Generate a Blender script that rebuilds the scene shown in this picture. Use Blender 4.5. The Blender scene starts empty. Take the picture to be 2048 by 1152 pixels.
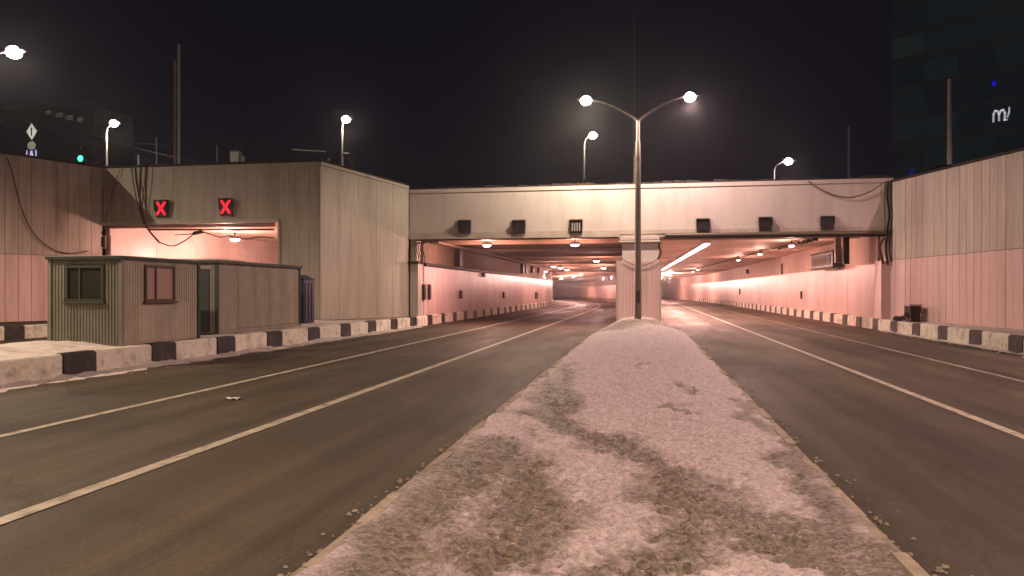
import bpy, math, random
from mathutils import Vector, noise, Matrix
random.seed(7)
R = math.radians
sc = bpy.context.scene
col = sc.collection

# ---------------------------------------------------------------- camera, sky, exposure
F, CW, HZ, VPX = 1500.0, 2048.0, 582.0, 266.0
TH = math.atan(VPX / F)
CT, ST = math.cos(TH), math.sin(TH)
EYE = 2.1
cd = bpy.data.cameras.new('camera'); cam = bpy.data.objects.new('camera', cd); col.objects.link(cam)
cam.location = (0, 0, EYE); cam.rotation_euler = (R(90), 0, TH)
cd.sensor_width = 36; cd.lens = F / CW * 36; cd.shift_y = (HZ - 576) / CW
cd.clip_start = 0.1; cd.clip_end = 3000
sc.camera = cam

w = bpy.data.worlds.new('World'); sc.world = w; w.use_nodes = True
nt = w.node_tree; bg = nt.nodes['Background']
sky = nt.nodes.new('ShaderNodeTexSky'); sky.sky_type = 'NISHITA'; sky.sun_disc = False
sky.sun_elevation = R(-6); sky.sun_rotation = R(200)
nt.links.new(sky.outputs[0], bg.inputs[0]); bg.inputs[1].default_value = 0.02
bg2 = nt.nodes.new('ShaderNodeBackground'); bg2.inputs[0].default_value = (0.0052, 0.0042, 0.0080, 1); bg2.inputs[1].default_value = 1.0
ad = nt.nodes.new('ShaderNodeAddShader'); out = nt.nodes['World Output']
nt.links.new(bg.outputs[0], ad.inputs[0]); nt.links.new(bg2.outputs[0], ad.inputs[1]); nt.links.new(ad.outputs[0], out.inputs[0])
vs = sc.view_settings; vs.view_transform = 'Standard'; vs.look = 'None'; vs.exposure = 0; vs.gamma = 1; vs.use_curve_mapping = False
cy = sc.cycles
cy.use_denoising = True; cy.sample_clamp_indirect = 4; cy.sample_clamp_direct = 0; cy.max_bounces = 6; cy.diffuse_bounces = 4
cy.caustics_reflective = False; cy.caustics_refractive = False
try: cy.use_light_tree = True
except Exception: pass
# light levels (watts) and colours of the lamps, seen and added
P_MEDIAN, P_MEDIAN_R, P_BEHIND, P_UPPER, P_TUN_L, P_TUN_R, P_RAMP = 4000, 2700, 4300, 24000, 900, 330, 900
C_YEL, C_PINK, C_TUN, C_TUNR = (1.0, 0.84, 0.62), (1.0, 0.67, 0.63), (1.0, 0.52, 0.46), (1.0, 0.54, 0.46)

# ---------------------------------------------------------------- helpers
def at(px, py, Y=None, z=None):
    """point of the place seen at a photo pixel, on the plane Y or at the height z"""
    t = (px - 1024) / F; v = (HZ - py) / F
    if Y is None:
        d = (z - EYE) / v
        r = t * d
        return Vector((r * CT - d * ST, r * ST + d * CT, z))
    X = Y * (t * CT - ST) / (CT + t * ST)
    d = -X * ST + Y * CT
    return Vector((X, Y, EYE + v * d))

class MB:
    def __init__(s, o=(0, 0, 0)): s.v = []; s.f = []; s.o = Vector(o); s.sm = []
    def add(s, vs, fs, smooth=False):
        n = len(s.v); s.v += [Vector(q) - s.o for q in vs]
        s.f += [tuple(i + n for i in f) for f in fs]; s.sm += [smooth] * len(fs); return s
    def hexa(s, q):
        return s.add(q, [(0, 3, 2, 1), (4, 5, 6, 7), (0, 1, 5, 4), (1, 2, 6, 5), (2, 3, 7, 6), (3, 0, 4, 7)])
    def box(s, x0, x1, y0, y1, z0, z1):
        return s.hexa([(x0, y0, z0), (x1, y0, z0), (x1, y1, z0), (x0, y1, z0), (x0, y0, z1), (x1, y0, z1), (x1, y1, z1), (x0, y1, z1)])
    def slab(s, a, b, t0, t1, z0, z1, z1b=None, z0b=None):
        """upright slab over the plan line a>b, from offset t0 to t1 towards its left-hand side"""
        a = Vector(a[:2]); b = Vector(b[:2]); d = (b - a).normalized(); n = Vector((-d.y, d.x))
        z1b = z1 if z1b is None else z1b; z0b = z0 if z0b is None else z0b
        p = [a + n * t0, b + n * t0, b + n * t1, a + n * t1]
        zb = [z0, z0b, z0b, z0]; zt = [z1, z1b, z1b, z1]
        return s.hexa([(p[i].x, p[i].y, zb[i]) for i in range(4)] + [(p[i].x, p[i].y, zt[i]) for i in range(4)])
    def tube(s, pts, r, n=8, cap=True):
        pts = [Vector(p) for p in pts]; rs = r if isinstance(r, (list, tuple)) else [r] * len(pts)
        vs = []; fs = []; up = None
        for i, p in enumerate(pts):
            d = (pts[min(i + 1, len(pts) - 1)] - pts[max(i - 1, 0)]).normalized()
            if up is None: up = Vector((1, 0, 0)) if abs(d.x) < .9 else Vector((0, 0, 1))
            a = d.cross(up).normalized(); b = d.cross(a).normalized(); 
            for k in range(n):
                g = 2 * math.pi * k / n; vs.append(p + a * math.cos(g) * rs[i] + b * math.sin(g) * rs[i])
        for i in range(len(pts) - 1):
            for k in range(n):
                fs.append((i * n + k, i * n + (k + 1) % n, (i + 1) * n + (k + 1) % n, (i + 1) * n + k))
        s.add(vs, fs, True)
        if cap:
            s.add(vs[:n], [tuple(range(n))]); s.add(vs[-n:], [tuple(reversed(range(n)))])
        return s
    def ball(s, c, rx, ry, rz, nu=12, nv=8):
        vs = []; fs = []
        for j in range(nv + 1):
            ph = math.pi * j / nv
            for i in range(nu):
                g = 2 * math.pi * i / nu
                vs.append((c[0] + rx * math.sin(ph) * math.cos(g), c[1] + ry * math.sin(ph) * math.sin(g), c[2] + rz * math.cos(ph)))
        for j in range(nv):
            for i in range(nu):
                fs.append((j * nu + i, (j + 1) * nu + i, (j + 1) * nu + (i + 1) % nu, j * nu + (i + 1) % nu))
        return s.add(vs, fs, True)
    def mesh(s, name, m):
        me = bpy.data.meshes.new(name); me.from_pydata([tuple(q) for q in s.v], [], s.f)
        for p, q in zip(me.polygons, s.sm): p.use_smooth = q
        me.materials.append(m); me.update(); return me
    def obj(s, name, m, parent=None, label=None, kind=None):
        o = bpy.data.objects.new(name, s.mesh(name, m)); col.objects.link(o)
        if parent is None: o.location = s.o
        else: o.parent = parent
        if label: o['label'] = label
        if kind: o['kind'] = kind
        return o

def tag(o, label=None, cat=None, group=None, kind=None):
    if label: o['label'] = label
    if cat: o['category'] = cat
    if group: o['group'] = group
    if kind: o['kind'] = kind
    return o
def thing(name, label, cat, loc=(0, 0, 0), group=None, rz=0):
    o = bpy.data.objects.new(name, None); col.objects.link(o); o.location = loc; o.rotation_euler[2] = rz
    o.empty_display_size = .2
    return tag(o, label, cat, group)
def inst(name, me, parent, loc=(0, 0, 0), rz=0, label=None):
    o = bpy.data.objects.new(name, me); col.objects.link(o); o.parent = parent; o.location = loc; o.rotation_euler[2] = rz
    if label: o['label'] = label
    return o
def copy_tree(o, parent=None):
    c = o.copy(); col.objects.link(c); c.parent = parent
    for ch in list(o.children): copy_tree(ch, c)
    return c

# ---------------------------------------------------------------- materials
def N(m, t, **k):
    n = m.node_tree.nodes.new(t)
    for a, b in k.items(): setattr(n, a, b)
    return n
def mat(name, c, rough=.7, metal=0, vary=.18, scale=1.5, stretch=(1, 1, 1), grime=None, grime_amt=.5, grime_scale=.7, gst=(1, 1, .18),
        bump=.0, bscale=30, rnd=.0, emit=None, estr=0, spec=.4):
    m = bpy.data.materials.new(name); m.use_nodes = True; L = m.node_tree.links
    b = m.node_tree.nodes['Principled BSDF']; b.inputs['Roughness'].default_value = rough; b.inputs['Metallic'].default_value = metal
    b.inputs['Specular IOR Level'].default_value = spec
    geo = N(m, 'ShaderNodeNewGeometry')
    def nz(sc_, st, det=6, ro=.6):
        mp = N(m, 'ShaderNodeMapping'); mp.inputs['Scale'].default_value = st; L.new(geo.outputs['Position'], mp.inputs[0])
        n = N(m, 'ShaderNodeTexNoise'); n.inputs['Scale'].default_value = sc_; n.inputs['Detail'].default_value = det; n.inputs['Roughness'].default_value = ro
        L.new(mp.outputs[0], n.inputs[0]); return n.outputs[0]
    def ramp(src, a, bb, lo=0., hi=1.):
        r = N(m, 'ShaderNodeMapRange'); r.inputs[1].default_value = a; r.inputs[2].default_value = bb; r.inputs[3].default_value = lo; r.inputs[4].default_value = hi
        L.new(src, r.inputs[0]); return r.outputs[0]
    h = N(m, 'ShaderNodeHueSaturation'); h.inputs['Color'].default_value = (*c, 1)
    v = ramp(nz(scale, stretch), .25, .75, 1 - vary, 1 + vary)
    if rnd:
        oi = N(m, 'ShaderNodeObjectInfo'); rr = ramp(oi.outputs['Random'], 0, 1, 1 - rnd, 1 + rnd)
        mm = N(m, 'ShaderNodeMath', operation='MULTIPLY'); L.new(v, mm.inputs[0]); L.new(rr, mm.inputs[1]); v = mm.outputs[0]
    L.new(v, h.inputs['Value']); cur = h.outputs[0]
    if grime:
        mx = N(m, 'ShaderNodeMix', data_type='RGBA'); mx.inputs['B'].default_value = (*grime, 1)
        g = ramp(nz(grime_scale, gst, 8, .68), .48, .72, 0, grime_amt)
        L.new(g, mx.inputs['Factor']); L.new(cur, mx.inputs['A']); cur = mx.outputs['Result']
    L.new(cur, b.inputs['Base Color'])
    if bump:
        bp = N(m, 'ShaderNodeBump'); bp.inputs['Strength'].default_value = bump; bp.inputs['Distance'].default_value = .02
        L.new(nz(bscale, (1, 1, 1), 5), bp.inputs['Height']); L.new(bp.outputs[0], b.inputs['Normal'])
    if emit:
        b.inputs['Emission Color'].default_value = (*emit, 1); b.inputs['Emission Strength'].default_value = estr
    return m

WG = (.20, .16, .11)
M = {}
M['panel'] = mat('upper_panel_paint', (.56, .46, .40), .55, vary=.12, scale=2, stretch=(3, 3, .25), grime=WG, grime_amt=.5, gst=(2.2, 2.2, .22), rnd=.065, bump=.15, bscale=12)
M['panel_dark'] = mat('darker_panel_tone', (.43, .37, .31), .6, vary=.13, scale=2, stretch=(2.5, 2.5, .25), grime=WG, grime_amt=.5, gst=(1.8, 1.8, .22), rnd=.05, bump=.15, bscale=12)  # darker tone of the panels on the corner and ramp walls
M['panel_low'] = mat('lower_panel_paint_glow', (.74, .50, .47), .5, vary=.10, scale=2, stretch=(3, 3, .25), grime=(.24, .17, .13), grime_amt=.34, gst=(2.4, 2.4, .25), rnd=.035, bump=.12, bscale=12)  # pink paint, strengthened to hold some of the tunnel glow
M['backing'] = mat('wall_backing', (.10, .075, .06), .9)
M['plaster'] = mat('beam_paint', (.60, .51, .46), .6, vary=.05, scale=1.2, grime=WG, grime_amt=.30, gst=(1.4, 1.4, .2), bump=.12, bscale=9)
M['ledge'] = mat('ledge_paint', (.50, .42, .35), .6, vary=.1, grime=WG, grime_amt=.5, gst=(1, 1, 1), grime_scale=2)
M['coping'] = mat('dark_coping', (.03, .022, .018), .8, vary=.3, scale=3, bump=.5)
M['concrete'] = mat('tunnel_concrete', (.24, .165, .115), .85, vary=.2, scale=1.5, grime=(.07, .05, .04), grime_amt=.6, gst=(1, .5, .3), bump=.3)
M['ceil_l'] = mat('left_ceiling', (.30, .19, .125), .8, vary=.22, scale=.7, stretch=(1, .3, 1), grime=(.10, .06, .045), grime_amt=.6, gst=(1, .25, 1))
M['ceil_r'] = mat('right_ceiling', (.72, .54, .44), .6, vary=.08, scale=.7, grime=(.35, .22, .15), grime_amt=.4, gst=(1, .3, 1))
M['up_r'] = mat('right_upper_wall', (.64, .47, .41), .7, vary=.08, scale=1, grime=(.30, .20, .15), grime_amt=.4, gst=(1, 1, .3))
M['tpanel'] = mat('tunnel_panel', (.64, .47, .43), .38, vary=.06, scale=1.2, grime=(.30, .19, .15), grime_amt=.45, gst=(1, .8, .35), rnd=.05)
M['white'] = mat('kerb_white', (.76, .70, .58), .75, vary=.12, scale=3, grime=(.12, .09, .055), grime_amt=.75, grime_scale=2.6, gst=(1, 1, 1), bump=.5, bscale=14, rnd=.1)
M['black'] = mat('kerb_black', (.022, .016, .018), .6, vary=.3, scale=3, grime=(.16, .12, .08), grime_amt=.35, grime_scale=3, gst=(1, 1, 1), bump=.5, bscale=14)
M['stone'] = mat('kerb_stone', (.34, .28, .21), .85, vary=.2, scale=4, grime=(.12, .09, .055), grime_amt=.7, grime_scale=3, gst=(1, 1, 1), bump=.6, bscale=20, rnd=.15)
M['iron'] = mat('dark_iron', (.05, .038, .028), .5, metal=.4, vary=.2)
M['galv'] = mat('galvanised_pole', (.16, .13, .10), .5, metal=.3, vary=.2, scale=4)
M['pale'] = mat('pale_metal', (.55, .52, .46), .5, vary=.1)
M['bright'] = mat('bright_painted_steel', (.8, .72, .6), .45, vary=.1)
M['rustm'] = mat('rust_brown_steel', (.42, .24, .17), .6, vary=.2)
M['cable'] = mat('black_cable', (.035, .026, .018), .6, vary=.2)
M['cable2'] = mat('brown_cable', (.10, .065, .04), .7, vary=.3)
M['sig'] = mat('signal_housing', (.012, .011, .012), .45, vary=.1)
M['face'] = mat('signal_display', (.035, .032, .038), .25, vary=.2, scale=9)
M['galv2'] = mat('hood_edge', (.42, .36, .30), .4, vary=.1)
M['red'] = mat('red_leds', (.3, .01, .01), .5, emit=(1, .012, .04), estr=1.0)
M['lamp'] = mat('lamp_glass', (.9, .9, .9), .3, vary=0, emit=(1, .86, .80), estr=90)
M['lampp'] = mat('lamp_glass_pink', (.9, .9, .9), .3, vary=0, emit=(1, .80, .86), estr=90)
M['tlamp'] = mat('tunnel_lamp_glass', (.9, .9, .9), .3, vary=0, emit=(1, .80, .92), estr=5)
M['strip'] = mat('light_strip_glass', (.9, .9, .9), .3, vary=0, emit=(.95, .88, 1), estr=4)
M['green'] = mat('green_signal', (.05, .3, .15), .3, vary=0, emit=(.04, 1, .35), estr=5)
M['blue_l'] = mat('blue_light', (.05, .05, .3), .3, vary=0, emit=(.01, .01, 1), estr=.5)
M['shed_g'] = mat('green_cabin_sheet', (.20, .20, .16), .6, vary=.14, scale=2.5, grime=(.07, .06, .04), grime_amt=.5, gst=(1.5, 1.5, .3))
M['shed_b'] = mat('beige_cabin_sheet', (.41, .345, .265), .6, vary=.12, scale=2, grime=(.15, .12, .075), grime_amt=.55, gst=(1.6, 1.6, .3))
M['shed_c'] = mat('grey_brown_board', (.29, .245, .19), .75, vary=.14, scale=2, grime=(.12, .09, .06), grime_amt=.6, gst=(2, 2, .2), rnd=.06)
M['roof'] = mat('dark_roof_edge', (.035, .04, .032), .7, vary=.2)
M['wood'] = mat('brown_window_wood', (.07, .035, .028), .6, vary=.2, scale=8)
M['woodg'] = mat('green_frame', (.055, .058, .045), .6, vary=.2, scale=8)
M['glass'] = mat('dark_window_glass', (.035, .035, .025), .12, vary=.3, scale=1.5, spec=.6)
M['curtain'] = mat('pink_beige_curtain', (.42, .27, .22), .9, vary=.15, scale=10, stretch=(1, 8, .3))
M['blue'] = mat('blue_plastic', (.018, .020, .05), .5, vary=.15)
M['snow'] = mat('dirty_snow', (.58, .50, .46), .85, vary=.1, scale=2, grime=(.23, .17, .11), grime_amt=.75, grime_scale=1.8, gst=(1, 1, 1), bump=.6, bscale=16)
M['dirt'] = mat('upper_ground', (.06, .05, .04), .95, vary=.3, scale=.8)
M['rubble'] = mat('dark_rubble', (.08, .05, .045), .8, vary=.3, scale=5, rnd=.3)
M['tower'] = mat('tower_spandrel', (.012, .016, .019), .5, vary=.3, scale=.1, emit=(.32, .38, .45), estr=.014)  # faint glow added to unlit parts to reach the sky level
M['sign_w'] = mat('white_sign', (.8, .78, .74), .5, vary=.03, emit=(1, .97, .92), estr=.28)
M['sign_k'] = mat('black_sign_mark', (.01, .01, .01), .5, vary=0)
M['sign_b'] = mat('blue_sign', (.01, .02, .25), .5, vary=0, emit=(.02, .05, .5), estr=.15)
M['letter'] = mat('white_letters', (.8, .8, .8), .5, vary=0, emit=(.85, .78, .9), estr=.42)
M['rwin'] = mat('dim_lit_window', (.1, .1, .1), .5, vary=.4, scale=.5, emit=(.55, .52, .42), estr=.09)
M['darkb'] = mat('dark_facade', (.85, .8, .78), .9, vary=.2)
M['yell'] = mat('yellow_green_bar', (.5, .5, .25), .4, vary=.3, scale=2, emit=(.6, .62, .3), estr=.12)
M['litter'] = mat('crumpled_paper', (.75, .72, .66), .8, vary=.1)

def asphalt(name, base, warm):
    m = bpy.data.materials.new(name); m.use_nodes = True; L = m.node_tree.links; b = m.node_tree.nodes['Principled BSDF']
    geo = N(m, 'ShaderNodeNewGeometry')
    def nz(s, st, det=6, ro=.6, dist=0):
        mp = N(m, 'ShaderNodeMapping'); mp.inputs['Scale'].default_value = st; L.new(geo.outputs['Position'], mp.inputs[0])
        n = N(m, 'ShaderNodeTexNoise'); n.inputs['Scale'].default_value = s; n.inputs['Detail'].default_value = det; n.inputs['Roughness'].default_value = ro; n.inputs['Distortion'].default_value = dist
        L.new(mp.outputs[0], n.inputs[0]); return n.outputs[0]
    def rng(src, a, c, lo, hi):
        r = N(m, 'ShaderNodeMapRange'); r.interpolation_type = 'SMOOTHSTEP'
        for i, q in enumerate((a, c, lo, hi)): r.inputs[i + 1].default_value = q
        L.new(src, r.inputs[0]); return r.outputs[0]
    def mul(a, c):
        k = N(m, 'ShaderNodeMath', operation='MULTIPLY'); L.new(a, k.inputs[0]); L.new(c, k.inputs[1]); return k.outputs[0]
    streak = rng(nz(1.1, (1, .025, 1), 5, .65), .3, .7, .66, 1.38)      # wheel tracks along the road
    blotch = rng(nz(.28, (1, .45, 1), 6, .65, .6), .3, .7, .66, 1.3)
    grit = rng(nz(22, (1, 1, 1), 6, .85),   .25, .75, .55, 1.5)
    v = mul(mul(streak, blotch), grit)
    h = N(m, 'ShaderNodeHueSaturation'); h.inputs['Color'].default_value = (*base, 1); L.new(v, h.inputs['Value'])
    mx = N(m, 'ShaderNodeMix', data_type='RGBA'); mx.inputs['B'].default_value = (*warm, 1)
    L.new(rng(nz(.55, (1, .22, 1), 8, .7, .8), .52, .72, 0, .45), mx.inputs['Factor']); L.new(h.outputs[0], mx.inputs['A'])
    # thin sealed cracks
    vo = N(m, 'ShaderNodeTexVoronoi', feature='DISTANCE_TO_EDGE'); vo.inputs['Scale'].default_value = .16
    mp = N(m, 'ShaderNodeMapping'); mp.inputs['Scale'].default_value = (1.6, .5, 1)
    nn = N(m, 'ShaderNodeTexNoise'); nn.inputs['Scale'].default_value = 1.2; L.new(geo.outputs['Position'], nn.inputs[0])
    va = N(m, 'ShaderNodeVectorMath', operation='ADD'); L.new(geo.outputs['Position'], va.inputs[0]); L.new(nn.outputs[1], va.inputs[1])
    L.new(va.outputs[0], mp.inputs[0]); L.new(mp.outputs[0], vo.inputs[0])
    mx2 = N(m, 'ShaderNodeMix', data_type='RGBA'); mx2.inputs['B'].default_value = (.02, .015, .01, 1)
    L.new(rng(vo.outputs[0], .001, .005, .28, 0), mx2.inputs['Factor']); L.new(mx.outputs['Result'], mx2.inputs['A'])
    L.new(mx2.outputs['Result'], b.inputs['Base Color'])
    L.new(rng(nz(.5, (1, .2, 1), 5, .6), .3, .7, .54, .80), b.inputs['Roughness'])
    b.inputs['Specular IOR Level'].default_value = .35
    bp = N(m, 'ShaderNodeBump'); bp.inputs['Strength'].default_value = .35; bp.inputs['Distance'].default_value = .01
    L.new(nz(45, (1, 1, 1), 3, .7), bp.inputs['Height']); L.new(bp.outputs[0], b.inputs['Normal'])
    return m
M['road'] = asphalt('asphalt', (.064, .049, .031), (.102, .077, .050))
def paint():
    m = mat('road_paint', (.50, .45, .34), .6, vary=.25, scale=4, grime=(.09, .07, .05), grime_amt=.95, grime_scale=7, gst=(1, .5, 1))
    return m
M['paint'] = paint()
M['paint_worn'] = mat('worn_road_paint', (.34, .28, .21), .65, vary=.2, scale=4, grime=(.09, .07, .05), grime_amt=.9, grime_scale=2, gst=(1, .3, 1))

# ---------------------------------------------------------------- plan of the place
YP = 43.0                                           # plane of the main portal
def offL(Y): return -((Y - 90) ** 2) / 600 if Y > 90 else 0
def offR(Y): return -((Y - 105) ** 2) / 1900 if Y > 105 else 0
def lerp(a, b, t): return a + (b - a) * t
def kerbL(Y):
    if Y < 43: return lerp(-13.75, -13.13, (Y - 15) / 28)
    return -13.13 + offL(Y)
def kerbR(Y): return 12.3 + offR(Y)
TL, TR = -13.32, 12.6                               # tunnel side walls behind the kerbs

# ground sheet
MB().add([(-900, -300, -.03), (900, -300, -.03), (900, 1500, -.03), (-900, 1500, -.03)], [(0, 1, 2, 3)]).obj('ground', M['dirt'], kind='structure')
# roads: gently subdivided ribbons that follow the curves
def ribbon(mb, xa, xb, y0, y1, z, step=4):
    n = max(1, int((y1 - y0) / step)); vs = []; fs = []
    for i in range(n + 1):
        y = lerp(y0, y1, i / n); vs += [(xa(y), y, z), (xb(y), y, z)]
        if i: k = 2 * i; fs.append((k - 2, k - 1, k + 1, k))
    return mb.add(vs, fs)
ribbon(MB(), lambda y: kerbL(y) - .3, lambda y: -1.3 + offL(y), -25, 215, 0.0).obj('road', M['road'], kind='structure')
ribbon(MB(), lambda y: -1.0 + offR(y), lambda y: kerbR(y) + .3, -25, 260, 0.004).obj('road', M['road'], kind='structure')
MB().box(-31, -17.5, -25, 75, -.02, 0.0).obj('ramp_road', M['road'], kind='structure')
def line(x, wd, mt, off, y1):
    ribbon(MB(), lambda y: x - wd / 2 + off(y), lambda y: x + wd / 2 + off(y), -25, y1, .009, 3).obj('road_line', mt, kind='structure')
line(-9.15, .17, M['paint'], offL, 140); line(-5.77, .19, M['paint'], offL, 140)
line(5.35, .17, M['paint'], offR, 140); line(8.62, .14, M['paint_worn'], offR, 120)

# ---------------------------------------------------------------- kerbs of painted blocks
def block_mesh(L, m, name):
    b = MB(); l = L / 2 - .012; t = .28; h = .62; c = .04
    prof = [(0, 0), (0.02, h - c), (c + .02, h), (t - c, h), (t, h - c), (t, 0)]     # x from road face backwards
    vs = []; n = len(prof)
    for y in (-l, -l + .03, l - .03, l):
        e = .018 if y in (-l, l) else 0
        for (x, z) in prof: vs.append((min(max(x, e), t - e), y, max(0, z - (e if z > 0 else 0))))
    fs = []
    for i in range(3):
        for k in range(n): fs.append((i * n + k, i * n + (k + 1) % n, (i + 1) * n + (k + 1) % n, (i + 1) * n + k))
    fs += [tuple(reversed(range(n))), tuple(range(3 * n, 4 * n))]
    b.add(vs, fs); return b.mesh(name, m)
bw, bb = block_mesh(2.10, M['white'], 'block_white'), block_mesh(1.07, M['black'], 'block_black')
def kerb_row(label, fx, y_black, period, ya, yb, side, loc, group='striped block kerbs'):
    """side -1: road lies to the right (+X) of the row, +1: to its left"""
    t = thing('block_kerb', label, 'kerb', loc, group)
    k = math.floor((ya - y_black) / period); y = y_black + k * period
    while y < yb:
        for (me, yc, lb) in ((bb, y, 'black painted block'), (bw, y + period / 2, None)):
            if ya < yc < yb:
                dx = (fx(yc + .5) - fx(yc - .5)); a = -math.atan(dx)
                if side < 0: a += math.pi
                inst('block', me, t, Vector((fx(yc) + random.uniform(-.028, .028), yc, random.uniform(-.035, .004))) - Vector(loc), a + random.uniform(-.014, .014), lb)
        y += period
    return t
kerb_row('black and white striped block kerb along the left road, beside the cabins', kerbL, 16.38, 3.17, -3, 128, -1, (-13.5, 30, 0))
kerb_row('black and white striped block kerb along the right road', kerbR, 27.86, 3.15, 4, 165, 1, (12.3, 30, 0))
kerb_row('short striped block kerb far left, below the left retaining wall', lambda y: -26.9, 28.26, 3.15, 14, 36.4, -1, (-26.9, 25, 0))

# sidewalks behind the kerbs (raised, snow on top)
def sheet(name, x0f, x1f, y0, y1, zf, m, nx, dy, kind):
    vs = []; fs = []; ny = int((y1 - y0) / dy)
    for j in range(ny + 1):
        y = lerp(y0, y1, j / ny)
        for i in range(nx + 1):
            x = lerp(x0f(y), x1f(y), i / nx); vs.append((x, y, zf(x, y, i / nx)))
    for j in range(ny):
        for i in range(nx):
            a = j * (nx + 1) + i; fs.append((a, a + 1, a + nx + 2, a + nx + 1))
    b = MB(); b.add(vs, fs, True); return b.obj(name, m, kind=kind)
fn = lambda x, y, s, z=0: noise.fractal(Vector((x * s, y * s, z)), 1.0, 2.0, 4)
MB().add([(-18.5, -25, 0), (-14.0, -25, 0), (-14.0, 43, 0), (-16.6, 36.7, 0), (-18.5, 36.7, 0), (-18.5, -25, .55), (-14.0, -25, .55), (-14.0, 43, .55), (-16.6, 36.7, .55), (-18.5, 36.7, .55)],
         [(4, 3, 2, 1, 0), (5, 6, 7, 8, 9), (0, 1, 6, 5), (1, 2, 7, 6), (2, 3, 8, 7), (3, 4, 9, 8), (4, 0, 5, 9)]).obj('pavement', M['stone'], kind='structure')
def zl(x, y, u):
    e = min(u, 1 - u) * 6
    heap = .20 * math.exp(-((y - 17.2) / 1.3) ** 2) * math.exp(-((x + 15.6) / 1.1) ** 2)
    if u in (0, 1): return .50
    return .565 + .035 * fn(x, y, .9) + .02 * fn(x, y, 4) + heap + .02 * min(1, e)
sheet('snow_layer', lambda y: -18.3, lambda y: kerbL(y) - .20, -10, 36.6, zl, M['snow'], 34, .14, 'stuff')
def rwx(y): return 12.95 + (43 - y) * .125 if y < 43 else 12.95       # plan line of right retaining wall
MB().add([(12.56, -25, 0), (22.5, -25, 0), (13.6, 43, 0), (12.56, 43, 0), (12.56, -25, .55), (22.5, -25, .55), (13.6, 43, .55), (12.56, 43, .55)],
         [(3, 2, 1, 0), (4, 5, 6, 7), (0, 1, 5, 4), (1, 2, 6, 5), (2, 3, 7, 6), (3, 0, 4, 7)]).obj('pavement', M['stone'], kind='structure')
sheet('snow_layer', lambda y: 12.5, lambda y: rwx(y) - .02, 4, 42.8, lambda x, y, u: .50 if u in (0,) else .575 + .03 * fn(x, y, 1.2) + .02 * fn(x, y, 5) + .05 * u, M['snow'], 14, .14, 'stuff')
# drifts of dirty snow against the road face of the kerbs
def drift(f, s, y0, y1, wmax):
    def z(x, y, u):
        ww = .35 + .5 * fn(0, y, .35, 3) + .25 * fn(0, y, 1.6, 5)
        hgt = max(0, .20 * max(.05, ww) * (1 - u) ** 1.6 + .03 * fn(x, y, 3) * (1 - u)); return .006 + hgt if u < 1 else -.012
    sheet('snow_drift', lambda y: f(y) - s * .02, lambda y: f(y) + s * wmax * (.62 + .45 * fn(0, y, .5, 1) + .2 * fn(0, y, 2.2, 9)), y0, y1, z, M['snow'], 10, .10, 'stuff')
drift(kerbL, 1, 3, 42, .85)
drift(kerbR, -1, 12, 42, .30)

# ---------------------------------------------------------------- median island with trampled snow
XL0, XR0 = -2.42, 1.92
def mxl(y): return XL0 if y < 34 else lerp(XL0, -1.75, min(1, (y - 34) / 8.5))
def mxr(y): return XR0 if y < 34 else lerp(XR0, 1.05, min(1, (y - 34) / 8.5))
b = MB((0, 20, 0)); ribs = []
ys = [-25, 34, 42.8]
vs = []; fs = []
for y in ys: vs += [(mxl(y) + .14, y, 0), (mxr(y) - .14, y, 0), (mxr(y) - .14, y, .10), (mxl(y) + .14, y, .10)]
for i in range(2):
    for k in range(4): fs.append((i * 4 + k, i * 4 + (k + 1) % 4, i * 4 + 4 + (k + 1) % 4, i * 4 + 4 + k))
b.add(vs, fs + [(3, 2, 1, 0), (8, 9, 10, 11)]); isl = b.obj('traffic_island', M['stone'], kind='structure')
st = MB(); st.hexa([(-.07, -.49, 0), (.07, -.49, 0), (.07, .49, 0), (-.07, .49, 0), (-.055, -.485, .15), (.055, -.485, .15), (.055, .485, .15), (-.055, .485, .15)])
stm = st.mesh('kerb_stone', M['stone'])
for f, sgn in ((mxl, 1), (mxr, -1)):
    y = 2.5
    while y < 42.3:
        a = -math.atan(f(y + .5) - f(y - .5))
        inst('kerb_stone', stm, isl, (f(y) + sgn * .07 + random.uniform(-.015, .015), y - 20, random.uniform(-.02, .012)), a + random.uniform(-.012, .012)); y += 1.0
# loose clumps of slush and grit along the edges of the roads
def clumps(f, s, y0, y1, n, spread, m, smin, smax, name):
    b = MB()
    for i in range(n):
        y = y0 + (y1 - y0) * random.random() ** 1.6; x = f(y) + s * abs(random.gauss(0, spread)); r = random.uniform(smin, smax) * random.uniform(.6, 1); vs = []
        a0 = random.uniform(0, 6)
        for k in range(6):
            g = a0 + k * math.pi / 3; q = r * random.uniform(.6, 1.25); vs.append((x + math.cos(g) * q, y + math.sin(g) * q * 1.2, .010))
        for k in range(6):
            g = a0 + k * math.pi / 3 + .3; q = r * random.uniform(.3, .75); vs.append((x + math.cos(g) * q, y + math.sin(g) * q, .010 + r * random.uniform(.35, .75)))
        b.add(vs, [(k, (k + 1) % 6, 6 + (k + 1) % 6, 6 + k) for k in range(6)] + [(6, 7, 8, 9, 10, 11)], False)
    return b.obj(name, m, kind='stuff')
clumps(lambda y: kerbL(y) + .25, 1, 6, 42, 190, .40, M['stone'], .015, .05, 'slush_clumps')
clumps(lambda y: kerbR(y) - .06, -1, 14, 42, 260, .28, M['snow'], .02, .06, 'slush_clumps')
clumps(mxl, -1, 4, 40, 420, .16, M['stone'], .012, .04, 'road_grit')
clumps(mxr, 1, 4, 40, 420, .16, M['stone'], .012, .04, 'road_grit')
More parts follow.
